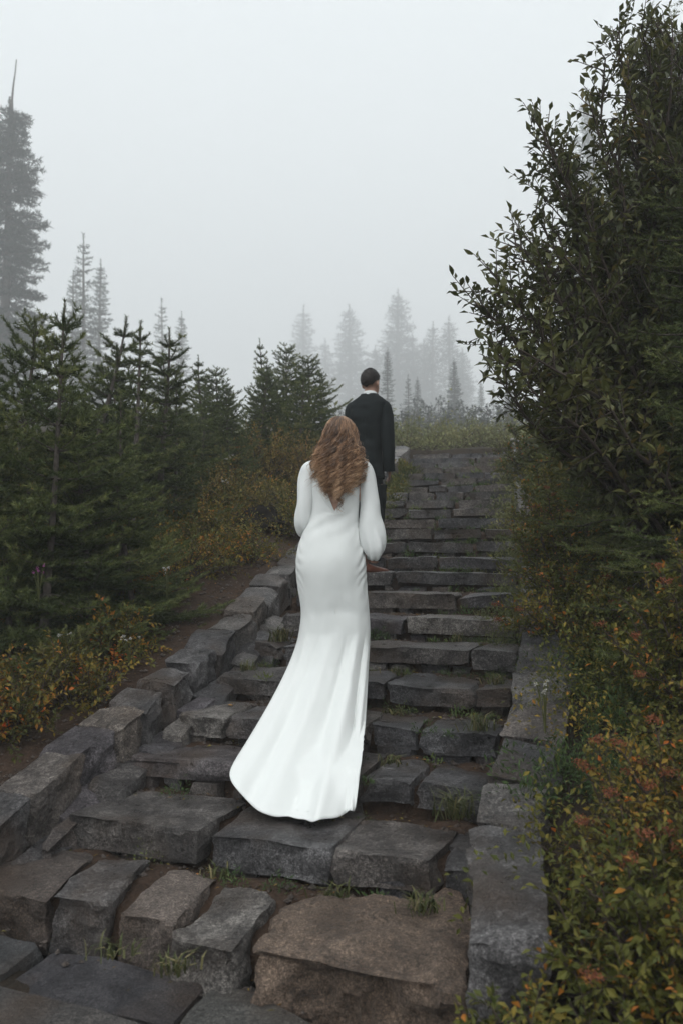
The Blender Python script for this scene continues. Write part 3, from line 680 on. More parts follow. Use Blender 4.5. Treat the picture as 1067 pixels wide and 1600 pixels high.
add('jacket_collar', mesh_of('jacket_collar', ct.reshape(-1, 3) - mo, None, M['suit'], smooth=True, quads=grid_faces(4, 64, True)), jk)
def sleeve_m(pts, radii):
    P = np.array([at(*p) for p in pts]); t = np.linspace(0, 1, len(P)); tt = np.linspace(0, 1, 30); C = np.stack([np.interp(tt, t, P[:, i]) for i in range(3)], -1); R = np.interp(tt, t, radii)
    for _ in range(3): C[1:-1] = (C[:-2] + 2 * C[1:-1] + C[2:]) / 4; R[1:-1] = (R[:-2] + 2 * R[1:-1] + R[2:]) / 4
    V, Q = tube(C, R, 20); V = V.reshape(30, 20, 3); V = C[:, None] + (V - C[:, None]) * (1 + .1 * fbm(V, 10, 3, 2))[..., None]
    return mesh_of('jacket_sleeve', V.reshape(-1, 3) - mo, None, M['suit'], smooth=True, quads=Q)
add('jacket_sleeve', sleeve_m([(592, 629, 7.35), (601, 637, 7.35), (604, 660, 7.34), (606.5, 690, 7.33), (608, 715, 7.34), (607.5, 737, 7.37)], [.03, .074, .07, .064, .056, .05]), man)
add('jacket_sleeve', sleeve_m([(560, 629, 7.35), (551, 637, 7.35), (547, 660, 7.34), (544, 690, 7.33), (543, 715, 7.34), (545, 737, 7.38)], [.03, .072, .068, .06, .052, .046]), man)
legs = Acc()
for hip, kn, ft in (((588, 758, 7.35), (588, 815, 7.36), (584, 876, 7.36)), ((563, 758, 7.36), (563, 808, 7.5), (563, 862, 7.72))):
    P = np.array([at(*hip), at(*kn), at(*ft)]); t = np.linspace(0, 1, 24); C = np.stack([np.interp(t, [0, .5, 1], P[:, i]) for i in range(3)], -1); R = np.interp(t, [0, .25, .55, 1], [.1, .086, .066, .058])
    V, Q = tube(C, R, 20); V = V.reshape(24, 20, 3); V = C[:, None] + (V - C[:, None]) * (1 + .07 * fbm(V * [1, 1, 1.6], 8, 6, 2))[..., None]; legs.put(V.reshape(-1, 3) - mo, Q=Q)
pel = np.array([man_pt(u48, py, .012) for py in (700, 730, 760, 785)]); pel[-1] = pel[-1].mean(0) + (pel[-1] - pel[-1].mean(0)) * .8; legs.put(pel.reshape(-1, 3) - mo, Q=grid_faces(4, 64, True))
add('trousers', legs.mesh('trousers', M['suit'], True), man)
def shoe(p, yaw):
    out = []; prof_ = [(-.085, .0, .03, .075), (-.07, .0, .036, .085), (-.03, .0, .036, .08), (.04, .0, .042, .06), (.1, .0, .047, .048), (.15, .0, .042, .036), (.185, .0, .026, .026), (.195, 0, .004, .012)]
    for y, x, w, h in prof_:
        th = np.linspace(0, 2 * math.pi, 18, endpoint=False); out.append(np.stack([x + w * np.cos(th), np.full(18, y), np.clip(h * .5 + h * .62 * np.sin(th), 0, None)], -1))
    out = np.array(out); R = np.array(Matrix.Rotation(yaw, 3, 'Z')); V = out.reshape(-1, 3) @ R.T + np.asarray(p) - mo; n = len(V)
    V = np.vstack([V, V[:18].mean(0)]); T = [(n, (i + 1) % 18, i) for i in range(18)]
    return mesh_of('shoe', V, T, M['leather'], smooth=True, quads=grid_faces(len(prof_), 18, True))
fp = at(583, 890, 7.36); add('shoe', shoe((fp[0] - .03, fp[1], 1.352), -.85), man); fp2 = at(563, 868, 7.74); add('shoe', shoe((fp2[0], fp2[1], 1.502), -.2), man)
bm_ = Acc(); hm_ = at(578.5, 599.5, 7.36)
closed_tube(bm_, [at(578, 628, 7.36), at(578, 614, 7.355), hm_ + [0, 0, -.03]], [.07, .056, .055])
hfm = head(bm_, hm_, -.3, .02, 1.04)
tor = np.array([man_pt(np.arange(32) / 32, py, .02) for py in np.linspace(622, 766, 20)]); tor = np.concatenate([np.broadcast_to(tor[0].mean(0), (1, 32, 3)), tor, np.broadcast_to(tor[-1].mean(0), (1, 32, 3))]); bm_.put(tor.reshape(-1, 3), Q=grid_faces(22, 32, True))
for hip, kn, ft in (((588, 758, 7.35), (588, 815, 7.36), (584, 880, 7.36)), ((563, 758, 7.36), (563, 808, 7.5), (563, 866, 7.72))): closed_tube(bm_, [at(*hip), at(*kn), at(*ft)], [.08, .055, .04])
closed_tube(bm_, [at(597, 640, 7.35), at(606, 690, 7.33), at(607.5, 738, 7.38)], [.05, .042, .03]); hand(bm_, at(607, 737, 7.39), (-.15, .75, -.6), (1, 0, 0), 1., .6)
closed_tube(bm_, [at(554, 640, 7.35), at(544, 690, 7.33), at(546, 740, 7.39)], [.05, .042, .03]); hand(bm_, at(546, 738, 7.39), (.15, .5, -.9), (-1, 0, 0), 1., .5)
for i in range(len(bm_.v)): bm_.v[i] = bm_.v[i] - mo
add('body', finish_body(bm_, 'body', .011), man)
sc_ = []
for z, r in ((-.005, .074), (.02, .068), (.042, .066), (.043, .060), (.02, .058)):
    th = np.linspace(0, 2 * math.pi, 28, endpoint=False); sc_.append(np.stack([r * .95 * np.cos(th), r * np.sin(th), z + .012 * -np.sin(th)], -1))
p = at(578, 621, 7.355); add('shirt_collar', mesh_of('shirt_collar', np.array(sc_).reshape(-1, 3) + p - mo, None, M['shirt'], smooth=True, quads=grid_faces(5, 28, True)), man)
# short dark hair, tapered at the neck
hh = Acc(); th = np.linspace(0, math.pi * .5, 40); ph = np.linspace(0, 2 * math.pi, 60, endpoint=False); TH, PH = np.meshgrid(np.linspace(0, 1, 26), ph, indexing='ij')
lim = np.where(np.cos(PH + math.pi / 2) > 0, 1, 1); bk = .5 + .5 * -np.sin(PH)          # 1 at the back, 0 at the forehead
pol = TH * (1.12 + 1.3 * bk ** 1.2 + .06 * np.sin(PH * 7))
rr = (1.035 + .03 * np.clip(TH - .7, 0, 1) * bk + .012 * np.random.default_rng(2).normal(size=TH.shape))
Vh = np.stack([np.sin(pol) * np.cos(PH) * .077 * rr, np.sin(pol) * np.sin(PH) * .097 * rr - .008, np.cos(pol) * .092 * rr * 1.03 + .035], -1).reshape(-1, 3) * 1.04
R = np.array(Matrix.Rotation(-.3, 3, 'Z') @ Matrix.Rotation(-.02, 3, 'X')); hh.put(Vh @ R.T + hm_ - mo, Q=grid_faces(26, 60, True))
rg = np.random.default_rng(5); idx = rg.integers(60, len(Vh), 2600); pb = Vh[idx]; nd = unit(pb - [0, 0, .03]); dd = unit(nd * .6 + rg.normal(0, .35, nd.shape) + [0, -.1, -.45])
sg = unit(np.cross(dd, nd)) * .0016; tp = pb + dd * .013; V3 = np.stack([pb - sg, pb + sg, tp], 1).reshape(-1, 3); hh.put(V3 @ R.T + hm_ - mo, T=np.arange(len(V3)).reshape(-1, 3))
mh = add('hair', hh.mesh('hair', M['dark_hair'], True), man); man.rotation_euler.z = -.26
mh['label'] = 'short dark tapered hair'

# ------------------------------------------------------------------ foliage builders
def needles(acc, p0, p1, ln, wd, dens, rng, tint, up=.45):
    p0 = np.asarray(p0); p1 = np.asarray(p1); L = np.linalg.norm(p1 - p0, axis=1); cnt = np.maximum(1, (L * dens).astype(int))
    i = np.repeat(np.arange(len(p0)), cnt); t = rng.random(len(i)); ax = unit(p1 - p0)[i]
    r = rng.normal(size=(len(i), 3)); r -= (r * ax).sum(1, keepdims=True) * ax; r = unit(r); r[:, 2] += up; r = unit(r)
    d = unit(ax * rng.uniform(.3, .9, (len(i), 1)) + r * .8); b = p0[i] + (p1 - p0)[i] * t[:, None]
    s = unit(np.cross(d, rng.normal(size=(len(i), 3)))) * wd * .5; l = ln * rng.uniform(.7, 1.15, (len(i), 1))
    V = np.stack([b - s, b + s, b + d * l], 1).reshape(-1, 3); T = np.arange(len(V)).reshape(-1, 3)
    c = np.clip(np.asarray(tint)[i] + rng.normal(0, .1, len(i)), 0, 1)
    acc.put(V, T, c=np.repeat(c, 3))
def fir(seed, H, spread, gap, nb, needle, nw, dens, spacing, trunk_r, bare=.1, e0=-.05, e1=.75, power=.8, lean=.05, blet=.34, sub=True, gaps=0., dead=0.):
    rng = np.random.default_rng(seed); wood = Acc(); crown = Acc()
    zz = np.linspace(0, H, 14); ph = rng.uniform(0, 6, 2)
    tx = lean * H * (np.sin(zz / H * 3 + ph[0]) - math.sin(ph[0])) * .5; ty = lean * H * (np.sin(zz / H * 2.3 + ph[1]) - math.sin(ph[1])) * .5
    V, Q = tube(np.stack([tx, ty, zz], -1), trunk_r * (1 - zz / H) ** .8 + .006 * H / 2.5 * .6, 8); wood.put(V, Q=Q)
    S0, S1, TT = [], [], []
    h = bare * H; az0 = 0
    while h < H * .96:
        f = h / H; az0 += 2.4; k = max(3, int(nb * (1 - .35 * f) + rng.uniform(-.5, .9)))
        for j in range(k):
            if rng.random() < gaps: continue
            az = az0 + j * 2 * math.pi / k + rng.uniform(-.3, .3)
            Lb = (spread * (1 - f) ** power + .04 * spread) * rng.uniform(.62, 1.12)
            el = e0 + (e1 - e0) * f ** 1.3 + rng.uniform(-.12, .12)
            out = np.array([math.cos(az), math.sin(az), 0]); t = np.linspace(0, 1, 6)
            o = np.array([np.interp(h, zz, tx), np.interp(h, zz, ty), h])
            sag = -.16 * np.sin(t * math.pi * .75) * (1 - f) + .13 * t ** 3
            B = o + out * (Lb * t * math.cos(el))[:, None] + np.array([0, 0, 1]) * (Lb * (t * math.sin(el) + sag))[:, None]
            V, Q = tube(B, trunk_r * .32 * (1 - f * .5) * (1 - t * .85), 4); wood.put(V, Q=Q)
            if rng.random() < dead: continue
            base_t = .5 + rng.normal(0, .12)
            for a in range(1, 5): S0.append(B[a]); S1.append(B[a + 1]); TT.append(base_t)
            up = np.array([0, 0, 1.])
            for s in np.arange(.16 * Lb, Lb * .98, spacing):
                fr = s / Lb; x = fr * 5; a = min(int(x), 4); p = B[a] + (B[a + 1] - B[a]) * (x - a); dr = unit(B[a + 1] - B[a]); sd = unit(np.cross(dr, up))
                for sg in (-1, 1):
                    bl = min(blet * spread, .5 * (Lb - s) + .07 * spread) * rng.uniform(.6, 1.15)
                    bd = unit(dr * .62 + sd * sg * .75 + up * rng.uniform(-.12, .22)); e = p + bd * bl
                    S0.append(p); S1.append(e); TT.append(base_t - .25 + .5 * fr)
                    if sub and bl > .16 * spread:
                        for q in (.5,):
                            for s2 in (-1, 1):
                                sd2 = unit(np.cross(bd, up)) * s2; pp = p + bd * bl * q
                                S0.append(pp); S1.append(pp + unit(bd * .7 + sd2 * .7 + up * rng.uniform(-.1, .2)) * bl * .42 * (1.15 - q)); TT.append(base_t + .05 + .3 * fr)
        h += gap * (1 - .35 * f) * rng.uniform(.8, 1.2)
    top = np.array([tx[-1], ty[-1], H]); S0.append(top - np.array([0, 0, .1 * H])); S1.append(top); TT.append(.5)
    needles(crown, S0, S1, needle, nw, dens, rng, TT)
    return wood, crown
def leaves(acc, P, A, Nn, L, W, tint, fold=.18, bend=.12):
    P = np.asarray(P, float); A = unit(A); s = unit(np.cross(A, Nn)); n2 = np.cross(s, A); L = np.asarray(L).reshape(-1, 1); W = np.asarray(W).reshape(-1, 1)
    m = P + A * L * .48; V = np.stack([P, m + s * W * .5 + n2 * W * fold, P + A * L - n2 * L * bend, m - s * W * .5 + n2 * W * fold], 1).reshape(-1, 3)
    k = np.arange(len(P))[:, None] * 4; T = np.concatenate([k + [0, 1, 2], k + [0, 2, 3]], 1).reshape(-1, 3)
    acc.put(V, T, c=np.repeat(tint, 4))
def shrub(seed, base, tips, leafL, leafW, twig=.25, step=.05, per=5, side=.8, tint=(.4, .15), rad=.012, start=.3, up=.35):
    """stems from a common base out to tips, twigs along them, leaves along the twigs"""
    rng = np.random.default_rng(seed); wood = Acc(); P, A, Nn, C = [], [], [], []
    for tp in tips:
        b = np.asarray(base) + rng.normal(0, .05, 3) * [1, 1, 0]; tp = np.asarray(tp); ln = np.linalg.norm(tp - b)
        mid = (b + tp) / 2 + np.array([0, 0, .14 * ln]) + rng.normal(0, .06, 3) * ln; t = np.linspace(0, 1, 9)[:, None]
        B = b * (1 - t) ** 2 + mid * 2 * t * (1 - t) + tp * t ** 2; B[1:-1] += rng.normal(0, .012 * ln, (7, 3))
        V, Q = tube(B, rad * (1 - .82 * t[:, 0]) * (.5 + .5 * min(1, ln)), 4); wood.put(V, Q=Q)
        st = tint[0] + rng.normal(0, tint[1])
        s = start
        while s < 1.0:
            x = s * 8; a = min(int(x), 7); p = B[a] + (B[a + 1] - B[a]) * (x - a); tg = unit(B[a + 1] - B[a])
            d = unit(tg * .7 + rng.normal(0, .75, 3) + np.array([0, 0, up])); tl = twig * rng.uniform(.45, 1.15) * (1.1 - .4 * s)
            e = p + d * tl; V, Q = tube(np.stack([p, e]), [rad * .2, rad * .08], 3); wood.put(V, Q=Q)
            k = max(2, int(per * tl / twig + .5))
            for i in range(k + 1):
                q = p + d * tl * (.25 + .75 * i / k); az = unit(np.cross(d, rng.normal(size=3)))
                P.append(q); A.append(d * (.55 if i < k else 1.5) + az * side + [0, 0, -.05]); Nn.append(rng.normal(0, .5, 3) + [0, 0, 1]); C.append(st + rng.normal(0, tint[1] * .8))
            s += step / max(ln, .2) * rng.uniform(.6, 1.4)
    n = len(P); L = leafL * rng.uniform(.6, 1.2, n); W = leafW * rng.uniform(.75, 1.15, n) * (L / leafL)
    return wood, (np.array(P), np.array(A), np.array(Nn), L, W, np.clip(C, 0, 1))
def ell_tips(seed, n, rx, ry, rz, zmin=.25):
    rng = np.random.default_rng(seed); out = []
    while len(out) < n:
        v = unit(rng.normal(size=3)); v[2] = abs(v[2])
        if v[2] < zmin and rng.random() < .6: continue
        out.append(v * [rx, ry, rz] * rng.uniform(.72, 1.05))
    return out
def clumps(acc, C, R, Hh, n, leaf, tint, rng, wide=.5, tj=.1, blade=0.):
    """leafy hummocks: leaves through a dome over each centre"""
    C = np.asarray(C); k = np.asarray(n).astype(int); i = np.repeat(np.arange(len(C)), k); m = len(i)
    a = rng.uniform(0, 2 * math.pi, m); rho = np.sqrt(rng.random(m)); lump = 1 + .35 * np.sin(a * 3 + C[i, 0] * 40) + rng.normal(0, .12, m)
    rr = R[i] * rho * lump; hz = Hh[i] * (1 - rho ** 2 * .8) * rng.random(m) ** .55 * lump
    P = C[i] + np.stack([np.cos(a) * rr, np.sin(a) * rr, hz], -1)
    A = np.stack([np.cos(a) * rho, np.sin(a) * rho, .35 + rng.normal(0, .35, m)], -1) + rng.normal(0, .5, (m, 3)); A[:, 2] += blade
    Nn = rng.normal(0, .45, (m, 3)) + [0, 0, 1]
    L = leaf[i] * rng.uniform(.6, 1.3, m); leaves(acc, P, A, Nn, L, L * wide, np.clip(tint[i] + rng.normal(0, tj, m), 0, 1))
def plant_tree(name, label, cat, group, meshes, loc, scale, rz, tilt=(0, 0), wide=1.):
    wood, crown = meshes
    o = empty(name, loc, label, cat, group, rz); o.scale = (scale * wide, scale * wide, scale); o.rotation_euler = (tilt[0], tilt[1], rz)
    add('trunk', wood, o); add('crown', crown, o); return o
def xz(px, D): return (px - 533.5) / F * D * 1.0

# ------------------------------------------------------------------ young firs on the left
def two(w, c, mat): return (w.mesh('fir_trunk', M['bark'], True), c.mesh('fir_crown', M[mat]))
FIR = [two(*fir(11, 2.2, .85, .19, 6, .036, .006, 560, .12, .03, bare=.02, lean=.03), 'needle'),
       two(*fir(12, 2.2, .74, .19, 6, .036, .006, 560, .11, .032, bare=.18, lean=.09, e0=-.15), 'needle'),
       two(*fir(13, 2.2, .6, .19, 5, .036, .006, 560, .1, .03, bare=.3, lean=.06, gaps=.15), 'needle'),
       two(*fir(14, 2.2, 1.0, .19, 7, .036, .006, 520, .12, .034, bare=.0, lean=.05, e0=.05, power=.6), 'needle')]
young = [  # column and row of the tip, distance, shape, label
    (75, 464, 5.4, 0, 'nearest young fir on the far left with bare upper trunk'), (12, 486, 6.2, 3, 'dark bushy fir cut by the left photo edge'),
    (124, 486, 8.2, 1, 'crooked fir with pale trunk just right of the nearest fir'), (172, 530, 9.2, 2, 'thin bent fir between two bushier firs on the left'),
    (208, 486, 7.6, 2, 'spindly fir with dark bristling tip against the sky'), (258, 520, 8.4, 1, 'fir with leaning grey trunk right of the bristly spindly one'),
    (196, 610, 6.4, 0, 'low full fir below the spindly bristly fir'), (292, 548, 10.5, 1, 'fir left of the gap where fog shows on the left'),
    (330, 556, 11.5, 2, 'small thin fir standing in the foggy gap on the left'), (352, 580, 11, 3, 'low spreading fir beneath the thin fir in the gap'),
    (395, 556, 12.5, 2, 'ragged fir with forked dead top left of the man'), (427, 526, 13, 2, 'slender fir whose tip rises highest left of the man'),
    (452, 540, 13.2, 3, 'broad dense fir behind the brown shrubs'), (484, 562, 13, 3, 'dense fir sloping down toward the man'), (517, 572, 13.5, 1, 'small fir nearest to the man on his left'),
    (450, 600, 12.6, 3, 'low wide fir in front of the dense firs left of the man'), (150, 640, 5.8, 3, 'low dark fir at the middle of the left thicket'), (25, 640, 5.5, 0, 'low fir at the left photo edge below the bushy fir'), (130, 745, 5.7, 3, 'lowest bushy fir right of the nearest fir\'s trunk'), (215, 715, 6.0, 3, 'bushy low fir at the edge of the dirt path'), 
    (402, 577, 12, 3, 'broad fir below the forked dead top'), (466, 580, 11.9, 0, 'bushy fir in front of the fir sloping toward the man'), (362, 602, 10.6, 3, 'bushy fir left of the rusty shrubs'), (276, 578, 9.4, 0, 'bushy fir below the one left of the foggy gap'), (150, 566, 8.4, 3, 'bushy fir below the crooked fir'), (234, 566, 9, 0, 'bushy fir between the spindly fir and the leaning one'), (320, 590, 12.5, 3, 'wide fir filling the foot of the foggy gap'),
    (-70, 560, 5.3, 3, 'dark fir mostly outside the left photo edge'), (318, 625, 10.2, 0, 'full low fir behind the rusty shrubs')]
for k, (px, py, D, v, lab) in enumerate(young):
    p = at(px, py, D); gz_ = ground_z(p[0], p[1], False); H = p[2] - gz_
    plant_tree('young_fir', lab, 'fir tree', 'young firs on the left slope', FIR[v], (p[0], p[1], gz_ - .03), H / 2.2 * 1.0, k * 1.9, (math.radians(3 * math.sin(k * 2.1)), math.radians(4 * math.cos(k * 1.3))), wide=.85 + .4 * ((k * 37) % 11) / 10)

# ------------------------------------------------------------------ conifers in the fog
FARC = [two(*fir(31, 14, 2.3, .42, 7, .2, .05, 26, .3, .17, bare=.02, e0=-.35, e1=.5, power=.85, lean=.01, blet=.3), 'needle_far'),
        two(*fir(32, 14, 1.9, .5, 6, .2, .05, 24, .3, .15, bare=.05, e0=-.3, e1=.4, power=.7, lean=.015, blet=.3, gaps=.2), 'needle_far'),
        two(*fir(33, 14, 1.5, .45, 6, .18, .05, 26, .3, .14, bare=.02, e0=-.4, e1=.3, power=.6, lean=.01, blet=.35, gaps=.1), 'needle_far')]
FS = 2.6
far = [(136, 366, 46, 1, 'misty fir with open branches behind the young firs on the left'), (113, 424, 50, 1, 'thin misty fir left of the taller open-branched one'), (158, 404, 52, 2, 'misty fir right of the open-branched one'),
       (256, 468, 62, 1, 'faint fir tip above the leaning fir'), (283, 486, 66, 2, 'fainter small fir tip right of another faint tip'),
       (606, 543, 42, 2, 'narrow grey fir touching the right of the man\'s shoulder'), (637, 586, 40, 1, 'short grey fir left of a matching short fir'), (651, 588, 44, 2, 'short grey fir right of a matching short fir'),
       (707, 560, 46, 0, 'grey fir in front of the pale spires, above the stair top'), (750, 594, 60, 2, 'small pale fir in the notch right of the pale spires'), (770, 602, 58, 1, 'smallest pale fir beside the right-hand leaves'), (793, 578, 44, 0, 'dark grey fir half hidden by the right-hand leaves'),
       (625, 452, 120, 0, 'tallest pale spire fading into fog right of the man'), (545, 478, 135, 0, 'broad ghostly tree above the man\'s head'), (476, 478, 140, 2, 'ghostly tree furthest left among the pale ones'), (506, 528, 138, 2, 'low ghostly tree between two taller ones'),
       (678, 502, 115, 2, 'left one of the pale pair of spires'), (700, 494, 112, 2, 'right one of the pale pair of spires'), (664, 530, 125, 0, 'faint tree at the left foot of the pale spire pair'), (583, 540, 128, 0, 'faint tree behind the man\'s right shoulder'), (642, 520, 122, 2, 'faint spire leaning against the tallest pale spire'), (722, 545, 118, 0, 'faint tree at the right foot of the pale spire pair'),
       (1012, 4, 44, 0, 'tall misty fir over the top right leaves'), (912, 138, 62, 2, 'pale spire rising behind the right-hand leaves'), (975, 190, 56, 0, 'misty fir behind the right-hand leaves'), (1068, 20, 50, 0, 'misty fir at the top right photo edge')]
for k, (px, py, D, v, lab) in enumerate(far):
    D = D * (FS if D < 100 else 3.0); p = at(px, py, D); gz_ = ground_z(p[0], p[1], False); H = p[2] - gz_
    plant_tree('misty_fir', lab, 'fir tree', 'firs standing in the fog', FARC[v], (p[0], p[1], gz_ - .2), (H + .2) / 14.0, k * 2.3, wide=1.75 if D > 250 else 1.15)
# the great old fir at the left edge
w, c = fir(41, 24, 3.6, .62, 7, .3, .075, 24, .36, .36, bare=.05, e0=-.5, e1=-.1, power=.42, lean=.012, blet=.26, gaps=.12)
zz = np.linspace(20, 26.5, 8); V, Q = tube(np.stack([.35 + .1 * np.sin(zz), zz * 0, zz], -1), np.linspace(.12, .03, 8), 6); w.put(V, Q=Q)
p = at(14, 92, 88); gz_ = ground_z(p[0], p[1], False)
plant_tree('old_fir', 'great shaggy old fir with a bare spike top at the left edge', 'fir tree', None, two(w, c, 'needle_far'), (p[0], p[1], gz_ - .3), (p[2] - gz_) / 26.2, 0.6, wide=1.1)

# ------------------------------------------------------------------ dim bushes below the fog trees
rng = np.random.default_rng(77)
fb = Acc(); L0 = shrub(51, (0, 0, 0), ell_tips(3, 26, 1.7, 1.5, 1.9), .16, .1, .7, .3, 7, tint=(.35, .12), rad=.04)
leaves(fb, *L0[1]); FB = (L0[0].mesh('bush_stems', M['twig']), fb.mesh('bush_crown', M['needle_far']))
dim = [(640, 648, 30), (668, 640, 34), (700, 652, 28), (735, 640, 32), (765, 636, 30), (796, 632, 27), (610, 655, 33), (575, 640, 34), (720, 632, 40), (685, 626, 42), (650, 628, 43), (545, 632, 36), (825, 640, 30)]
sides = ['directly right of the man', 'second right of the man', 'third right of the man', 'fourth right of the man', 'fifth right of the man', 'hidden partly by the right-hand leaves', 'behind the man\'s right arm', 'behind the man\'s collar',
         'behind the fourth bush right of the man', 'behind the third bush right of the man', 'behind the short grey firs', 'left of the man\'s head', 'behind the right-hand shrub']
for k, (px, py, D) in enumerate(dim):
    D = D * 2.0; p = at(px, py, D); gz_ = ground_z(p[0], p[1], False); o = empty('dim_bush', (p[0], p[1], gz_ - .1), 'dim round bush in the fog, ' + sides[k], 'bush', 'dim bushes below the fog trees', k)
    o.scale = (2.1, 2.1, max(.3, (p[2] - gz_ + .1) / 1.9)); add('stems', FB[0], o); add('crown', FB[1], o)

# ------------------------------------------------------------------ shrubs one can tell apart
def bush(name, label, seed, px, D, h, rx, ry, n, leafL, leafW, mat, tint, py=None, per=6, twig=.2, step=.04, group=None, dx=0):
    x = xz(px, D); z = ground_z(x, D, False) - .02
    wood, lv = shrub(seed, (0, 0, 0), ell_tips(seed, n, rx, ry, h), leafL, leafW, twig, step, per, tint=tint, rad=.009)
    o = empty(name, (x, D, z), label, 'bush', group); a = Acc(); leaves(a, *lv)
    add('stems', wood.mesh('stems', M['twig']), o); add('crown', a.mesh('crown', M[mat]), o); return o
# pale bushes closing the head of the stairs
for k, (px, D, h, r, mt, tn, lab) in enumerate([(632, 16.2, .62, .7, 'pale_shrub', .35, 'green bush beside the top of the left coping'), (668, 17.0, .7, .9, 'pale_shrub', .5, 'pale olive bush above the left end of the top step'),
        (712, 17.2, .75, .9, 'pale_shrub', .62, 'tawny bush above the middle of the top step'), (752, 17.0, .7, .85, 'pale_shrub', .55, 'pale olive bush above the right part of the top step'), (790, 16.6, .72, .7, 'pale_shrub', .45, 'yellow-green bush by the right coping head'), (735, 19.5, 1.0, 1.1, 'pale_shrub', .3, 'darker bush behind the tawny one'), (660, 19.8, 1.0, 1.1, 'pale_shrub', .3, 'darker bush behind the left pale olive one'), (812, 14.5, .9, .7, 'willow', .5, 'green bush against the right coping near the top')]):
    bush('heath_bush', lab, 200 + k, px, D, h, r, r * .8, 22, .05, .026, mt, (tn, .14), per=7, twig=.26, step=.06, group='pale bushes at the head of the stairs')
# rusty and olive shrubs on the left
for k, (px, D, h, r, mt, tn, lab) in enumerate([(415, 11.2, .95, .85, 'olive', .5, 'tall rusty shrub below the dense firs left of the man'), (475, 11.4, .9, .8, 'olive', .45, 'rusty shrub just left of the man'), (520, 11.8, .8, .7, 'olive', .4, 'olive shrub at the man\'s left elbow'),
        (365, 9.6, .75, .75, 'olive', .35, 'yellow-olive shrub above the dark rock'), (440, 9.2, .6, .6, 'olive', .3, 'olive shrub between the dark rock and the bride\'s hair'), (330, 8.2, .55, .6, 'shrub', .35, 'green-brown shrub left of the dark rock'), (480, 8.4, .5, .5, 'shrub', .3, 'low green shrub beside the bride\'s left shoulder'), (290, 7.0, .5, .55, 'shrub', .5, 'yellowing shrub beside the dirt path below the firs'), (385, 7.4, .42, .5, 'shrub', .4, 'low yellow-green shrub on the far edge of the dirt path')]):
    bush('heath_shrub', lab, 230 + k, px, D, h, r, r, 44, .034, .02, mt, (tn, .16), per=7, twig=.2, step=.035, group='shrubs on the left slope')
for k, (px, D, h, r, mt, tn, lab) in enumerate([(32, 4.62, .5, .4, 'autumn', .45, 'huckleberry bush with orange leaf tips at the left edge'), (112, 4.85, .42, .36, 'autumn', .32, 'green huckleberry bush right of the orange-tipped one'), (-40, 4.45, .5, .4, 'autumn', .58, 'orange huckleberry bush cut by the left photo edge'), (180, 5.3, .42, .36, 'shrub', .35, 'green shrub beside the dirt path above the huckleberries')]):
    bush('huckleberry_bush', lab, 260 + k, px, D, h, r, r, 34, .036, .02, mt, (tn, .2), per=7, twig=.14, step=.026, group='huckleberry bushes at the lower left')

# ------------------------------------------------------------------ undergrowth that nobody could count
def cover(name, label, seed, area, n, mat, rfun, leaf, tint, per, wide=.5, keep=None, blade=0., hk=1., lift=0.):
    rng = np.random.default_rng(seed); C = []
    while len(C) < n:
        nn = rng.uniform(*area[0], 400); ll = rng.uniform(*area[1], 400)
        for a, b in zip(nn, ll):
            if keep and not keep(a, b, rng): continue
            c, rt, fw = frame(a); p = c + rt * b; C.append((p[0], p[1]))
    C = np.array(C[:n]); z = ground_z(C[:, 0], C[:, 1]); n_, l_ = along(C); z = np.where((np.abs(l_) < 1.1) & (n_ < 23.3), np.floor(n_) * RISE - .02, z); C = np.column_stack([C, z])
    R = rng.uniform(*rfun, n); Hh = R * rng.uniform(.7, 1.5, n) * hk
    dist = C[:, 1]; lf = leaf * np.clip(dist / 6, .8, 2.2) * rng.uniform(.75, 1.3, n)
    tn = np.clip(rng.normal(tint[0], tint[1], n) + .15 * vnoise(C, .9, seed), 0, 1)
    a = Acc(); clumps(a, C, R, Hh, per * (R / np.mean(rfun)) ** 2 * (6 / np.clip(dist, 4, 14)) + 12, lf, tn, rng, wide, blade=blade)
    return tag(add(name, a.mesh(name, M[mat])), label, kind='stuff')
edge = lambda a, b, r: b < -1.98 - .12 * math.sin(a * 1.7) - .1 * math.sin(a * 4.3) - max(0, (9 - a)) * .03
cover('left_undergrowth', 'low green and yellow leafy undergrowth on the left slope', 300, ((.8, 22), (-6.5, -1.75)), 620, 'shrub', (.12, .34), .027, (.42, .19), 300, keep=edge)
cover('left_heather', 'brown and olive heather between the shrubs on the left slope', 301, ((2, 24), (-7, -1.9)), 260, 'olive', (.1, .3), .022, (.4, .2), 260, .35, keep=edge, blade=.5)
cover('left_herbs', 'dark lupine leaves along the dirt path', 302, ((1.5, 14), (-2.8, -1.9)), 150, 'lupine', (.08, .2), .04, (.5, .2), 110, .3, keep=edge, blade=.2)
cover('right_undergrowth', 'dense dark leafy undergrowth beside the right coping', 303, ((.2, 20), (1.28, 3.6)), 330, 'shrub', (.13, .4), .03, (.26, .14), 300, hk=1.3)
cover('right_herbs', 'green herbs spilling over the right coping', 304, ((2.5, 22), (1.12, 1.6)), 130, 'lupine', (.07, .2), .035, (.5, .22), 120, .28, blade=.5)
cover('top_undergrowth', 'pale scrub on the hillside above the stairs', 305, ((24.5, 60), (-9, 9)), 260, 'pale_shrub', (.3, .8), .05, (.4, .2), 240, .5)
cover('stair_weeds', 'small weeds growing in the joints of the steps', 306, ((1.2, 22.5), (-.9, .92)), 190, 'lupine', (.025, .075), .028, (.55, .25), 26, .3, blade=.5, keep=lambda a, b, r: r.random() < (.25 if b < .2 else .7) and (a % 1) > .74)

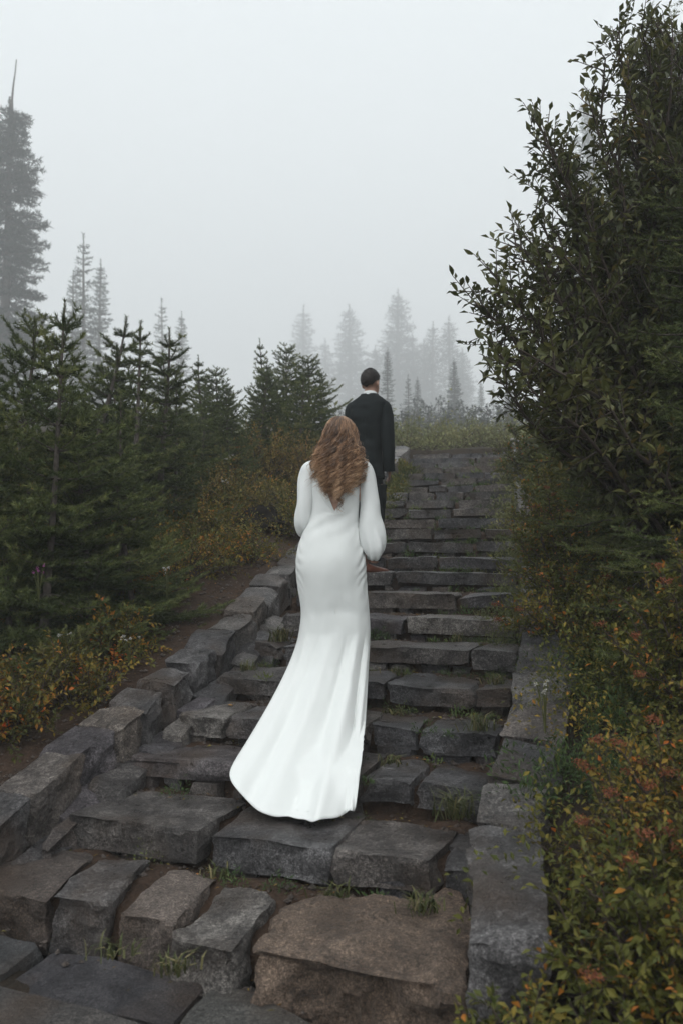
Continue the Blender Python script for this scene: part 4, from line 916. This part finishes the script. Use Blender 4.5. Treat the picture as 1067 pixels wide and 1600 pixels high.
cover('coping_weeds', 'green weeds crowding the inner side of the left coping higher up', 307, ((8.5, 21), (-.98, -.66)), 90, 'shrub', (.06, .16), .03, (.3, .2), 60, .4, blade=.3)
cover('edge_weeds', 'dry weeds crowding the right end of the upper steps', 308, ((6.5, 21), (.72, 1.0)), 90, 'pale_shrub', (.06, .17), .03, (.35, .22), 60, .3, blade=.4)
# loose gravel and crumbs of stone on the soil
rng = np.random.default_rng(90); nP = 3600; nn = np.where(rng.random(nP) < .6, rng.uniform(.6, 9, nP), rng.uniform(.6, 9, nP)); ll = np.where(rng.random(nP) < .55, rng.uniform(-.95, .95, nP), rng.uniform(-1.95, -1.3, nP))
PP = []
for a_, l_ in zip(nn, ll):
    c, rt, fw = frame(a_)
    if abs(l_) < 1: k_ = int(a_); c, rt, fw = frame(k_); q_ = c + rt * l_ + fw * rng.uniform(.36, .52); PP.append((q_[0], q_[1], k_ * RISE - .008))
    else: q_ = c + rt * l_; PP.append((q_[0], q_[1], -9))
PP = np.array(PP); gm_ = PP[:, 2] < -5; PP[gm_, 2] = ground_z(PP[gm_, 0], PP[gm_, 1]) + .014
oc = np.array([(1, 0, 0), (0, 1, 0), (-1, 0, 0), (0, -1, 0), (0, 0, .7), (0, 0, -.7)], float); ot = np.array([(0, 1, 4), (1, 2, 4), (2, 3, 4), (3, 0, 4), (1, 0, 5), (2, 1, 5), (3, 2, 5), (0, 3, 5)])
sz = .003 + .018 * rng.random(nP) ** 3; Vp = PP[:, None] + oc[None] * sz[:, None, None] * rng.uniform(.6, 1.4, (nP, 6, 3)); Tp = (np.arange(nP)[:, None, None] * 6 + ot[None]).reshape(-1, 3)
tag(add('gravel', mesh_of('gravel', Vp.reshape(-1, 3), Tp, M['boulder'])), 'loose gravel and stone crumbs on the soil', kind='stuff')

lt = Acc(); k_ = rng.integers(0, nP, 1500); az = rng.uniform(0, 6.28, 1500); lg = rng.uniform(.008, .035, 1500)
leaves(lt, PP[k_] + np.column_stack([rng.normal(0, .03, (1500, 2)), rng.uniform(.004, .012, 1500)]), np.stack([np.cos(az), np.sin(az), rng.normal(0, .12, 1500)], -1), rng.normal(0, .25, (1500, 3)) + [0, 0, 1], lg, lg * np.where(rng.random(1500) < .7, .1, .5), rng.random(1500))
tag(add('leaf_litter', lt.mesh('leaf_litter', M['olive'])), 'fallen needles, twigs and dry leaves on the treads and path', kind='stuff')

# ------------------------------------------------------------------ right-hand willow
def fan(lst): return [at(px, py, D) for px, py, D in lst]
wb = np.array([2.3, 4.9, 0]); wb[2] = ground_z(wb[0], wb[1], False)
wt = fan([(745, 478, 4.3), (752, 520, 4.2), (755, 450, 4.3), (775, 560, 4.0), (765, 425, 4.3), (790, 372, 4.4), (800, 460, 4.1), (838, 186, 4.6), (850, 220, 4.5), (868, 285, 4.5), (835, 330, 4.4), (880, 250, 4.7), (820, 395, 4.3), (850, 430, 4.1),
          (945, 90, 4.8), (962, 60, 4.7), (975, 130, 4.6), (925, 170, 4.8), (1000, 40, 4.6), (1020, 30, 4.9), (1050, 55, 4.7), (1065, 110, 4.5), (1000, 180, 4.5), (960, 240, 4.4), (910, 320, 4.3), (1040, 220, 4.4), (880, 400, 4.2), 
          (840, 500, 3.9), (800, 540, 3.8), (820, 600, 3.8), (785, 600, 3.9), (830, 660, 4.2), (860, 560, 3.9), (1030, 140, 5.2), (1060, 250, 5), (985, 90, 5.2), (870, 360, 4.6), (820, 445, 4.4)])
wood, lv = shrub(61, wb, wt, .064, .03, .3, .042, 9, .75, (.42, .16), .026, .34, .35)
wood2, lv2 = shrub(62, wb, [np.asarray(t) + np.abs(np.random.default_rng(i).normal(0, .22, 3)) * [1, 1, 0] + np.random.default_rng(i).normal(0, .2, 3) * [0, 0, 1] + [.03, .05, -.05] for i, t in enumerate(wt)], .062, .029, .28, .044, 9, .75, (.33, .15), .018, .4, .3)
willow = empty('willow_shrub', wb, 'big willow shrub with glossy leaves leaning over the stairs from the right', 'shrub')
wood3, lv3 = shrub(63, wb, [np.asarray(t) * [1, 1, 1] + np.abs(np.random.default_rng(90 + i).normal(0, .25, 3)) * [1, 1, 0] + np.random.default_rng(90 + i).normal(0, .22, 3) * [0, 0, 1] + [.15, .15, -.05] for i, t in enumerate(wt)], .062, .029, .28, .045, 9, .75, (.3, .15), .016, .42, .3)
for w_ in (wood, wood2, wood3):
    for i in range(len(w_.v)): w_.v[i] = w_.v[i] - wb
    add('branches', w_.mesh('branches', M['twig'], True), willow)
P = np.concatenate([lv[0], lv2[0], lv3[0]]); A_ = np.concatenate([lv[1], lv2[1], lv3[1]]); Nn = np.concatenate([lv[2], lv2[2], lv3[2]]); LL = np.concatenate([lv[3], lv2[3], lv3[3]]); WW = np.concatenate([lv[4], lv2[4], lv3[4]]); TN = np.concatenate([lv[5], lv2[5], lv3[5]])
vis = (P[:, 0] / P[:, 1] > .12) & (P[:, 0] / P[:, 1] < .42); score = P[:, 1] + .9 * P[:, 0] - LL * 12 + np.where(vis, 0, 50)
own = np.argsort(score)[:280]; rest = np.setdiff1d(np.arange(len(P)), own)
a = Acc(); leaves(a, P[rest] - wb, A_[rest], Nn[rest], LL[rest], WW[rest], TN[rest]); tag(add('crown', a.mesh('crown', M['willow']), willow), kind='stuff')
lm = []
for tn in (.25, .4, .55, .75):          # four shared leaf shapes: pointed oval with a midrib fold
    u = np.array([0, .2, .45, .7, 1.]); w_ = np.array([.04, .34, .5, .36, .0]); V = []
    for q, ww in zip(u, w_): V += [(-ww, q, .3 * ww - .12 * q * q), (0, q, -.12 * q * q), (ww, q, .3 * ww - .12 * q * q)]
    Q = grid_faces(5, 3); lm.append(mesh_of('leaf', V, None, M['willow'], np.full(15, tn), True, Q))
for k in own:
    y_ = unit(A_[k]); x_ = unit(np.cross(y_, Nn[k])); z_ = np.cross(x_, y_)
    o = add('leaf', lm[min(3, int(TN[k] * 4.5))], willow)
    o.matrix_local = Matrix(np.block([[np.column_stack([x_ * WW[k], y_ * LL[k], z_ * LL[k] * .6]), (P[k] - wb)[:, None]], [np.zeros((1, 3)), np.ones((1, 1))]]).tolist())

# hemlocks behind and below the willow
HEM = [two(*fir(71, 4.2, 1.5, .26, 7, .026, .0055, 330, .1, .06, bare=.0, e0=-.38, e1=.2, power=.6, lean=.02, blet=.3), 'needle'),
       two(*fir(72, 4.2, 1.3, .24, 7, .026, .0055, 330, .1, .06, bare=.0, e0=-.3, e1=.25, power=.5, lean=.02, blet=.32), 'needle')]
for k, (x, y, s, v, lab) in enumerate([(2.2, 4.45, .74, 0, 'drooping hemlock at the right photo edge in front of the willow stems'), (2.55, 6.6, .85, 1, 'drooping hemlock behind the willow beside the right coping'), (1.95, 3.75, .4, 1, 'low hemlock boughs under the willow'), (3.3, 8.2, .95, 0, 'hemlock further up behind the willow'), (1.95, 5.1, .72, 1, 'small dense hemlock beside the right coping below the willow'), (2.3, 6.3, .74, 0, 'dense hemlock beside the coping behind the small one'), (2.75, 8.0, .72, 1, 'dark hemlock beside the upper right coping'), (3.2, 10.2, .7, 0, 'furthest hemlock beside the upper right coping'), (2.0, 4.3, .72, 1, 'dark hemlock whose boughs fill the right middle'), (3.25, 6.3, 1.2, 0, 'tall dark hemlock closing the sky behind the willow'), (3.4, 4.4, 1.05, 1, 'hemlock mostly outside the right photo edge')]):
    plant_tree('hemlock', lab, 'hemlock tree', 'hemlocks on the right', HEM[v], (x, y, ground_z(x, y, False) - .05), s, k * 1.4)

# spirea and rowan shrubs in front of them with rusty heads
def spirea(label, seed, x, y, h, rx, ry, n, mat, tint, leafL, heads, zb=None):
    z = ground_z(x, y, False) - .02 if zb is None else zb
    tips = ell_tips(seed, n, rx, ry, h); wood, lv = shrub(seed, (0, 0, 0), tips, leafL, leafL * .55, .13, .019, 7, tint=tint, rad=.011)
    lv = (*lv[:5], np.where(np.random.default_rng(seed).random(len(lv[5])) < .05, .88, np.clip(lv[5], 0, .62)))
    o = empty('spirea_bush', (x, y, z), label, 'bush', 'rusty-headed bushes on the right'); a = Acc(); leaves(a, *lv)
    add('stems', wood.mesh('stems', M['twig']), o); add('crown', a.mesh('crown', M[mat]), o)
    r = random.Random(seed); cand = [t for t in tips if t[1] < ry * .4 and t[2] > h * .3]
    for k in range(min(heads, len(cand))):
        t = cand[k] * 1.04; hd = Acc(); rg = np.random.default_rng(seed * 50 + k)
        nq = 110; Pq = np.clip(rg.normal(0, 1, (nq, 3)), -1.7, 1.7) * [.015, .015, .008]
        leaves(hd, Pq, rg.normal(size=(nq, 3)) + [0, 0, .6], rg.normal(size=(nq, 3)), np.full(nq, .007), np.full(nq, .006), np.full(nq, .5))
        add('flower_head', hd.mesh('flower_head', M['flower_head']), o, t)
spirea('orange-leaved bush with rusty flower heads overhanging the right coping', 401, 1.12, 2.75, .62, .42, .5, 60, 'autumn', (.34, .16), .028, 30)
spirea('olive bush with rusty heads at the right photo edge', 402, 1.5, 2.7, .8, .5, .5, 60, 'autumn', (.28, .15), .028, 26)
spirea('dark green bush with scattered rusty heads below the hemlock boughs', 403, 1.65, 3.75, .85, .55, .6, 60, 'shrub', (.3, .14), .034, 14)
spirea('dark bush with rusty heads spilling onto the middle steps', 404, 1.42, 4.9, .6, .5, .6, 46, 'shrub', (.26, .14), .032, 12)
spirea('dark bush at the lower right behind the big coping stone', 405, .86, 2.35, .5, .3, .35, 50, 'shrub', (.3, .12), .034, 3)
spirea('leafy plant at the foot of the big coping stone', 409, .52, 2.2, .4, .22, .2, 44, 'shrub', (.3, .2), .034, 0)
spirea('dark leafy plant right of the one at the coping foot', 410, .72, 2.08, .42, .22, .25, 44, 'shrub', (.25, .18), .032, 0)
spirea('leafy bush filling the lower right photo corner', 406, .98, 2.0, .5, .3, .35, 50, 'shrub', (.35, .2), .036, 0)
spirea('dry bush with rusty heads at the right coping further up', 407, 1.85, 6.6, .6, .45, .5, 40, 'shrub', (.4, .18), .034, 8)
spirea('tall dark bush hiding the right coping beside the eighth step', 411, 1.62, 5.75, .95, .5, .6, 54, 'shrub', (.22, .12), .034, 10)
spirea('dark bush hiding the right coping beside the eleventh step', 412, 1.98, 7.5, .9, .45, .7, 50, 'shrub', (.22, .12), .036, 4)
spirea('dark leafy bush hiding the right coping below its top', 413, 2.75, 11.3, 1.1, .6, .9, 50, 'shrub', (.22, .12), .045, 0)
spirea('tawny weeds leaning over the right coping near the top third', 408, 2.22, 9.3, .55, .5, .7, 40, 'pale_shrub', (.6, .18), .04, 0)
for k, (x, y, s) in enumerate([(1.9, 3.0, 1.0), (2.0, 2.4, .9)]):
    spirea(['tall dark bush outside the right photo edge', 'tall dark bush near the lower right photo edge'][k], 420 + k, x, y, s, .5, .5, 46, 'shrub', (.25, .12), .036, 2)

# ------------------------------------------------------------------ grass tufts, flowers, rock
def tuft(label, n, l, f, h, blades, seed, spread=.09, flat=.5, name='grass_tuft', mat='grass', z=None):
    c, rt, fw = frame(n); p = c + rt * l + fw * f; rg = np.random.default_rng(seed); a = Acc()
    az = rg.uniform(0, 2 * math.pi, blades); out = rg.uniform(.2, 1, blades) * flat * 2; Lb = h * rg.uniform(.5, 1.2, blades)
    B = np.stack([rg.normal(0, spread * .5, blades), rg.normal(0, spread * .35, blades), np.zeros(blades)], -1)
    D0 = unit(np.stack([np.cos(az) * out * .5, np.sin(az) * out * .5, np.ones(blades)], -1)); D1 = unit(np.stack([np.cos(az) * out * 1.6, np.sin(az) * out * 1.6, np.full(blades, .25)], -1))
    m = B + D0 * Lb[:, None] * .55; e = m + D1 * Lb[:, None] * .5; s = np.stack([-np.sin(az), np.cos(az), az * 0], -1) * rg.uniform(.0015, .005, (blades, 1))
    V = np.stack([B - s, B + s, m - s, m + s, e], 1).reshape(-1, 3); k = np.arange(blades)[:, None] * 5
    T = np.concatenate([k + [0, 1, 3], k + [0, 3, 2], k + [2, 3, 4]], 1).reshape(-1, 3)
    a.put(V, T, c=np.repeat(np.clip(rg.normal(.55, .25, blades), 0, 1), 5))
    return tag(add(name, a.mesh(name, M[mat]), None, (p[0], p[1], (n * RISE if z is None else z) - .01)), label, 'grass', 'grass tufts on the steps')
tl = [('grass tuft on the step edge right of the bride\'s knees', 5, .16, .38, .13, 40), ('pale grass sprawling on the tread right of the bride\'s calves', 4, .28, .36, .15, 44), ('sprawling grass lying on the tread by the right of the train', 3, .42, .3, .16, 40), ('long dry grass stems lying on the stone right of the train hem', 2, .25, .33, .18, 34), ('leafy tuft growing against the big right coping stone', 2.6, .86, .0, .26, 80),
      ('weedy tuft in the joint below the right-hand step stone', 1, .45, .42, .16, 50), ('tuft at the right end of the fourth step', 4, .8, .1, .22, 70), ('tuft at the right end of the fifth step', 5, .8, .2, .16, 44), ('tuft on the riser in the middle of the seventh step', 6, .45, .5, .16, 60), ('tuft under the long eighth step stone', 7, .6, .5, .14, 50), ('small tuft at the foot of the end-set stones', .8, -.12, -.1, .12, 34), ('tuft at the foot of the great brown boulder', .7, .12, -.05, .14, 50), ('thin weed below the train between two step stones', 1, -.1, .45, .12, 16), ('tuft growing beside the left coping at the sixth step', 6, -.8, .2, .26, 70), ('tuft at the left coping just below the fifth step', 5, -.82, .2, .2, 46), ('tuft on the right of the ninth step', 9, .55, .4, .16, 60), ('tuft on the right of the tenth step', 10, .7, .4, .16, 60), ('tuft beside the big coping stone at its lower corner', 1.3, .84, .2, .16, 50)]
for k, (lab, n, l, f, h, b) in enumerate(tl): tuft(lab, n, l, f, h * .62, max(b, 34), 700 + k, spread=.07, flat=1.3 if 'sprawl' in lab or 'lying' in lab else .8)
def flower(label, px, py, D, h, mat, k, heads=5):
    p = at(px, py, D); rg = np.random.default_rng(k); o = empty('wild_flower', (p[0], p[1], p[2] - h), label, 'flower', 'small flowers'); st = Acc(); hd = Acc()
    for i in range(heads):
        e = np.array([rg.normal(0, .03), rg.normal(0, .03), h * rg.uniform(.8, 1.05)]); V, Q = tube(np.stack([np.zeros(3), e * [.4, .4, .6], e]), [.003, .0025, .002], 4); st.put(V, Q=Q, c=.6)
        hd = Acc(); leaves(hd, e + rg.normal(0, .004, (12, 3)), rg.normal(size=(12, 3)) + [0, 0, .3], rg.normal(size=(12, 3)), np.full(12, .009), np.full(12, .007), np.full(12, .5)); add('petals', hd.mesh('petals', M[mat]), o)
    add('stem', st.mesh('stem', M['grass']), o)
fl = [(357, 712, 8.6, 'tall white flower head left of the dark rock'), (352, 748, 8.0, 'white flower beside the dark rock\'s lower left'), (205, 990, 5.0, 'white flower above the huckleberry bush nearest the path'), (262, 885, 5.4, 'white flowers on the path edge below the firs'), (374, 1025, 0, ''), (425, 668, 10, 'white flowers among the rusty shrubs'),
      (100, 985, 4.9, 'white flower among the huckleberry leaves'), (905, 1075, 2.9, ''), (850, 1068, 3.6, 'white flowers drooping on the right coping'), (840, 560 + 155, 9.0, ''), (62, 885, 4.9, 'pale pink flower in the dark below the nearest fir'), (500, 725, 9.5, '')]
for k, (px, py, D, lab) in enumerate(fl):
    if lab: flower(lab, px, py, D, .22, 'white_petal' if 'pink' not in lab else 'pink_petal', 800 + k)
flower('bright magenta flower at the right end of the upper steps', 803, 805, 9.2, .22, 'pink_petal', 850, 3)
p = at(398, 748, 8.7); z = ground_z(p[0], p[1], False) - .26; q = [(p[0] - .42, p[1] - .2), (p[0] + .4, p[1] - .25), (p[0] + .35, p[1] + .4), (p[0] - .4, p[1] + .4)]
me, c = stone_mesh(q, z + .55, .8, 888, res=.05, rough=.1, chips=26, mat='dark_rock', cutk=7); o = add('rock', me, None, c); tag(o, 'dark rock under the olive shrubs left of the bride', 'rock')

# ------------------------------------------------------------------ the fog
fx, fy0, fy1, fz0, fz1 = 280, -50, 520, -2.0, 180
V = [(x, y, z) for x in (-fx, fx) for y in (fy0, fy1) for z in (fz0, fz1)]
hz = mesh_of('haze', V, None, quads=[(0, 1, 3, 2), (4, 6, 7, 5), (0, 4, 5, 1), (2, 3, 7, 6), (0, 2, 6, 4), (1, 5, 7, 3)])
hm = bpy.data.materials.new('fog'); hm.use_nodes = True; t = hm.node_tree; t.nodes.clear()
ho = t.nodes.new('ShaderNodeOutputMaterial'); hv = t.nodes.new('ShaderNodeVolumePrincipled')
hv.inputs['Color'].default_value = (.975, .992, 1, 1); hv.inputs['Density'].default_value = .0037; hv.inputs['Anisotropy'].default_value = .0
t.links.new(hv.outputs[0], ho.inputs['Volume']); hz.materials.append(hm)
tag(add('haze', hz), 'pale fog filling the hillside', kind='stuff')
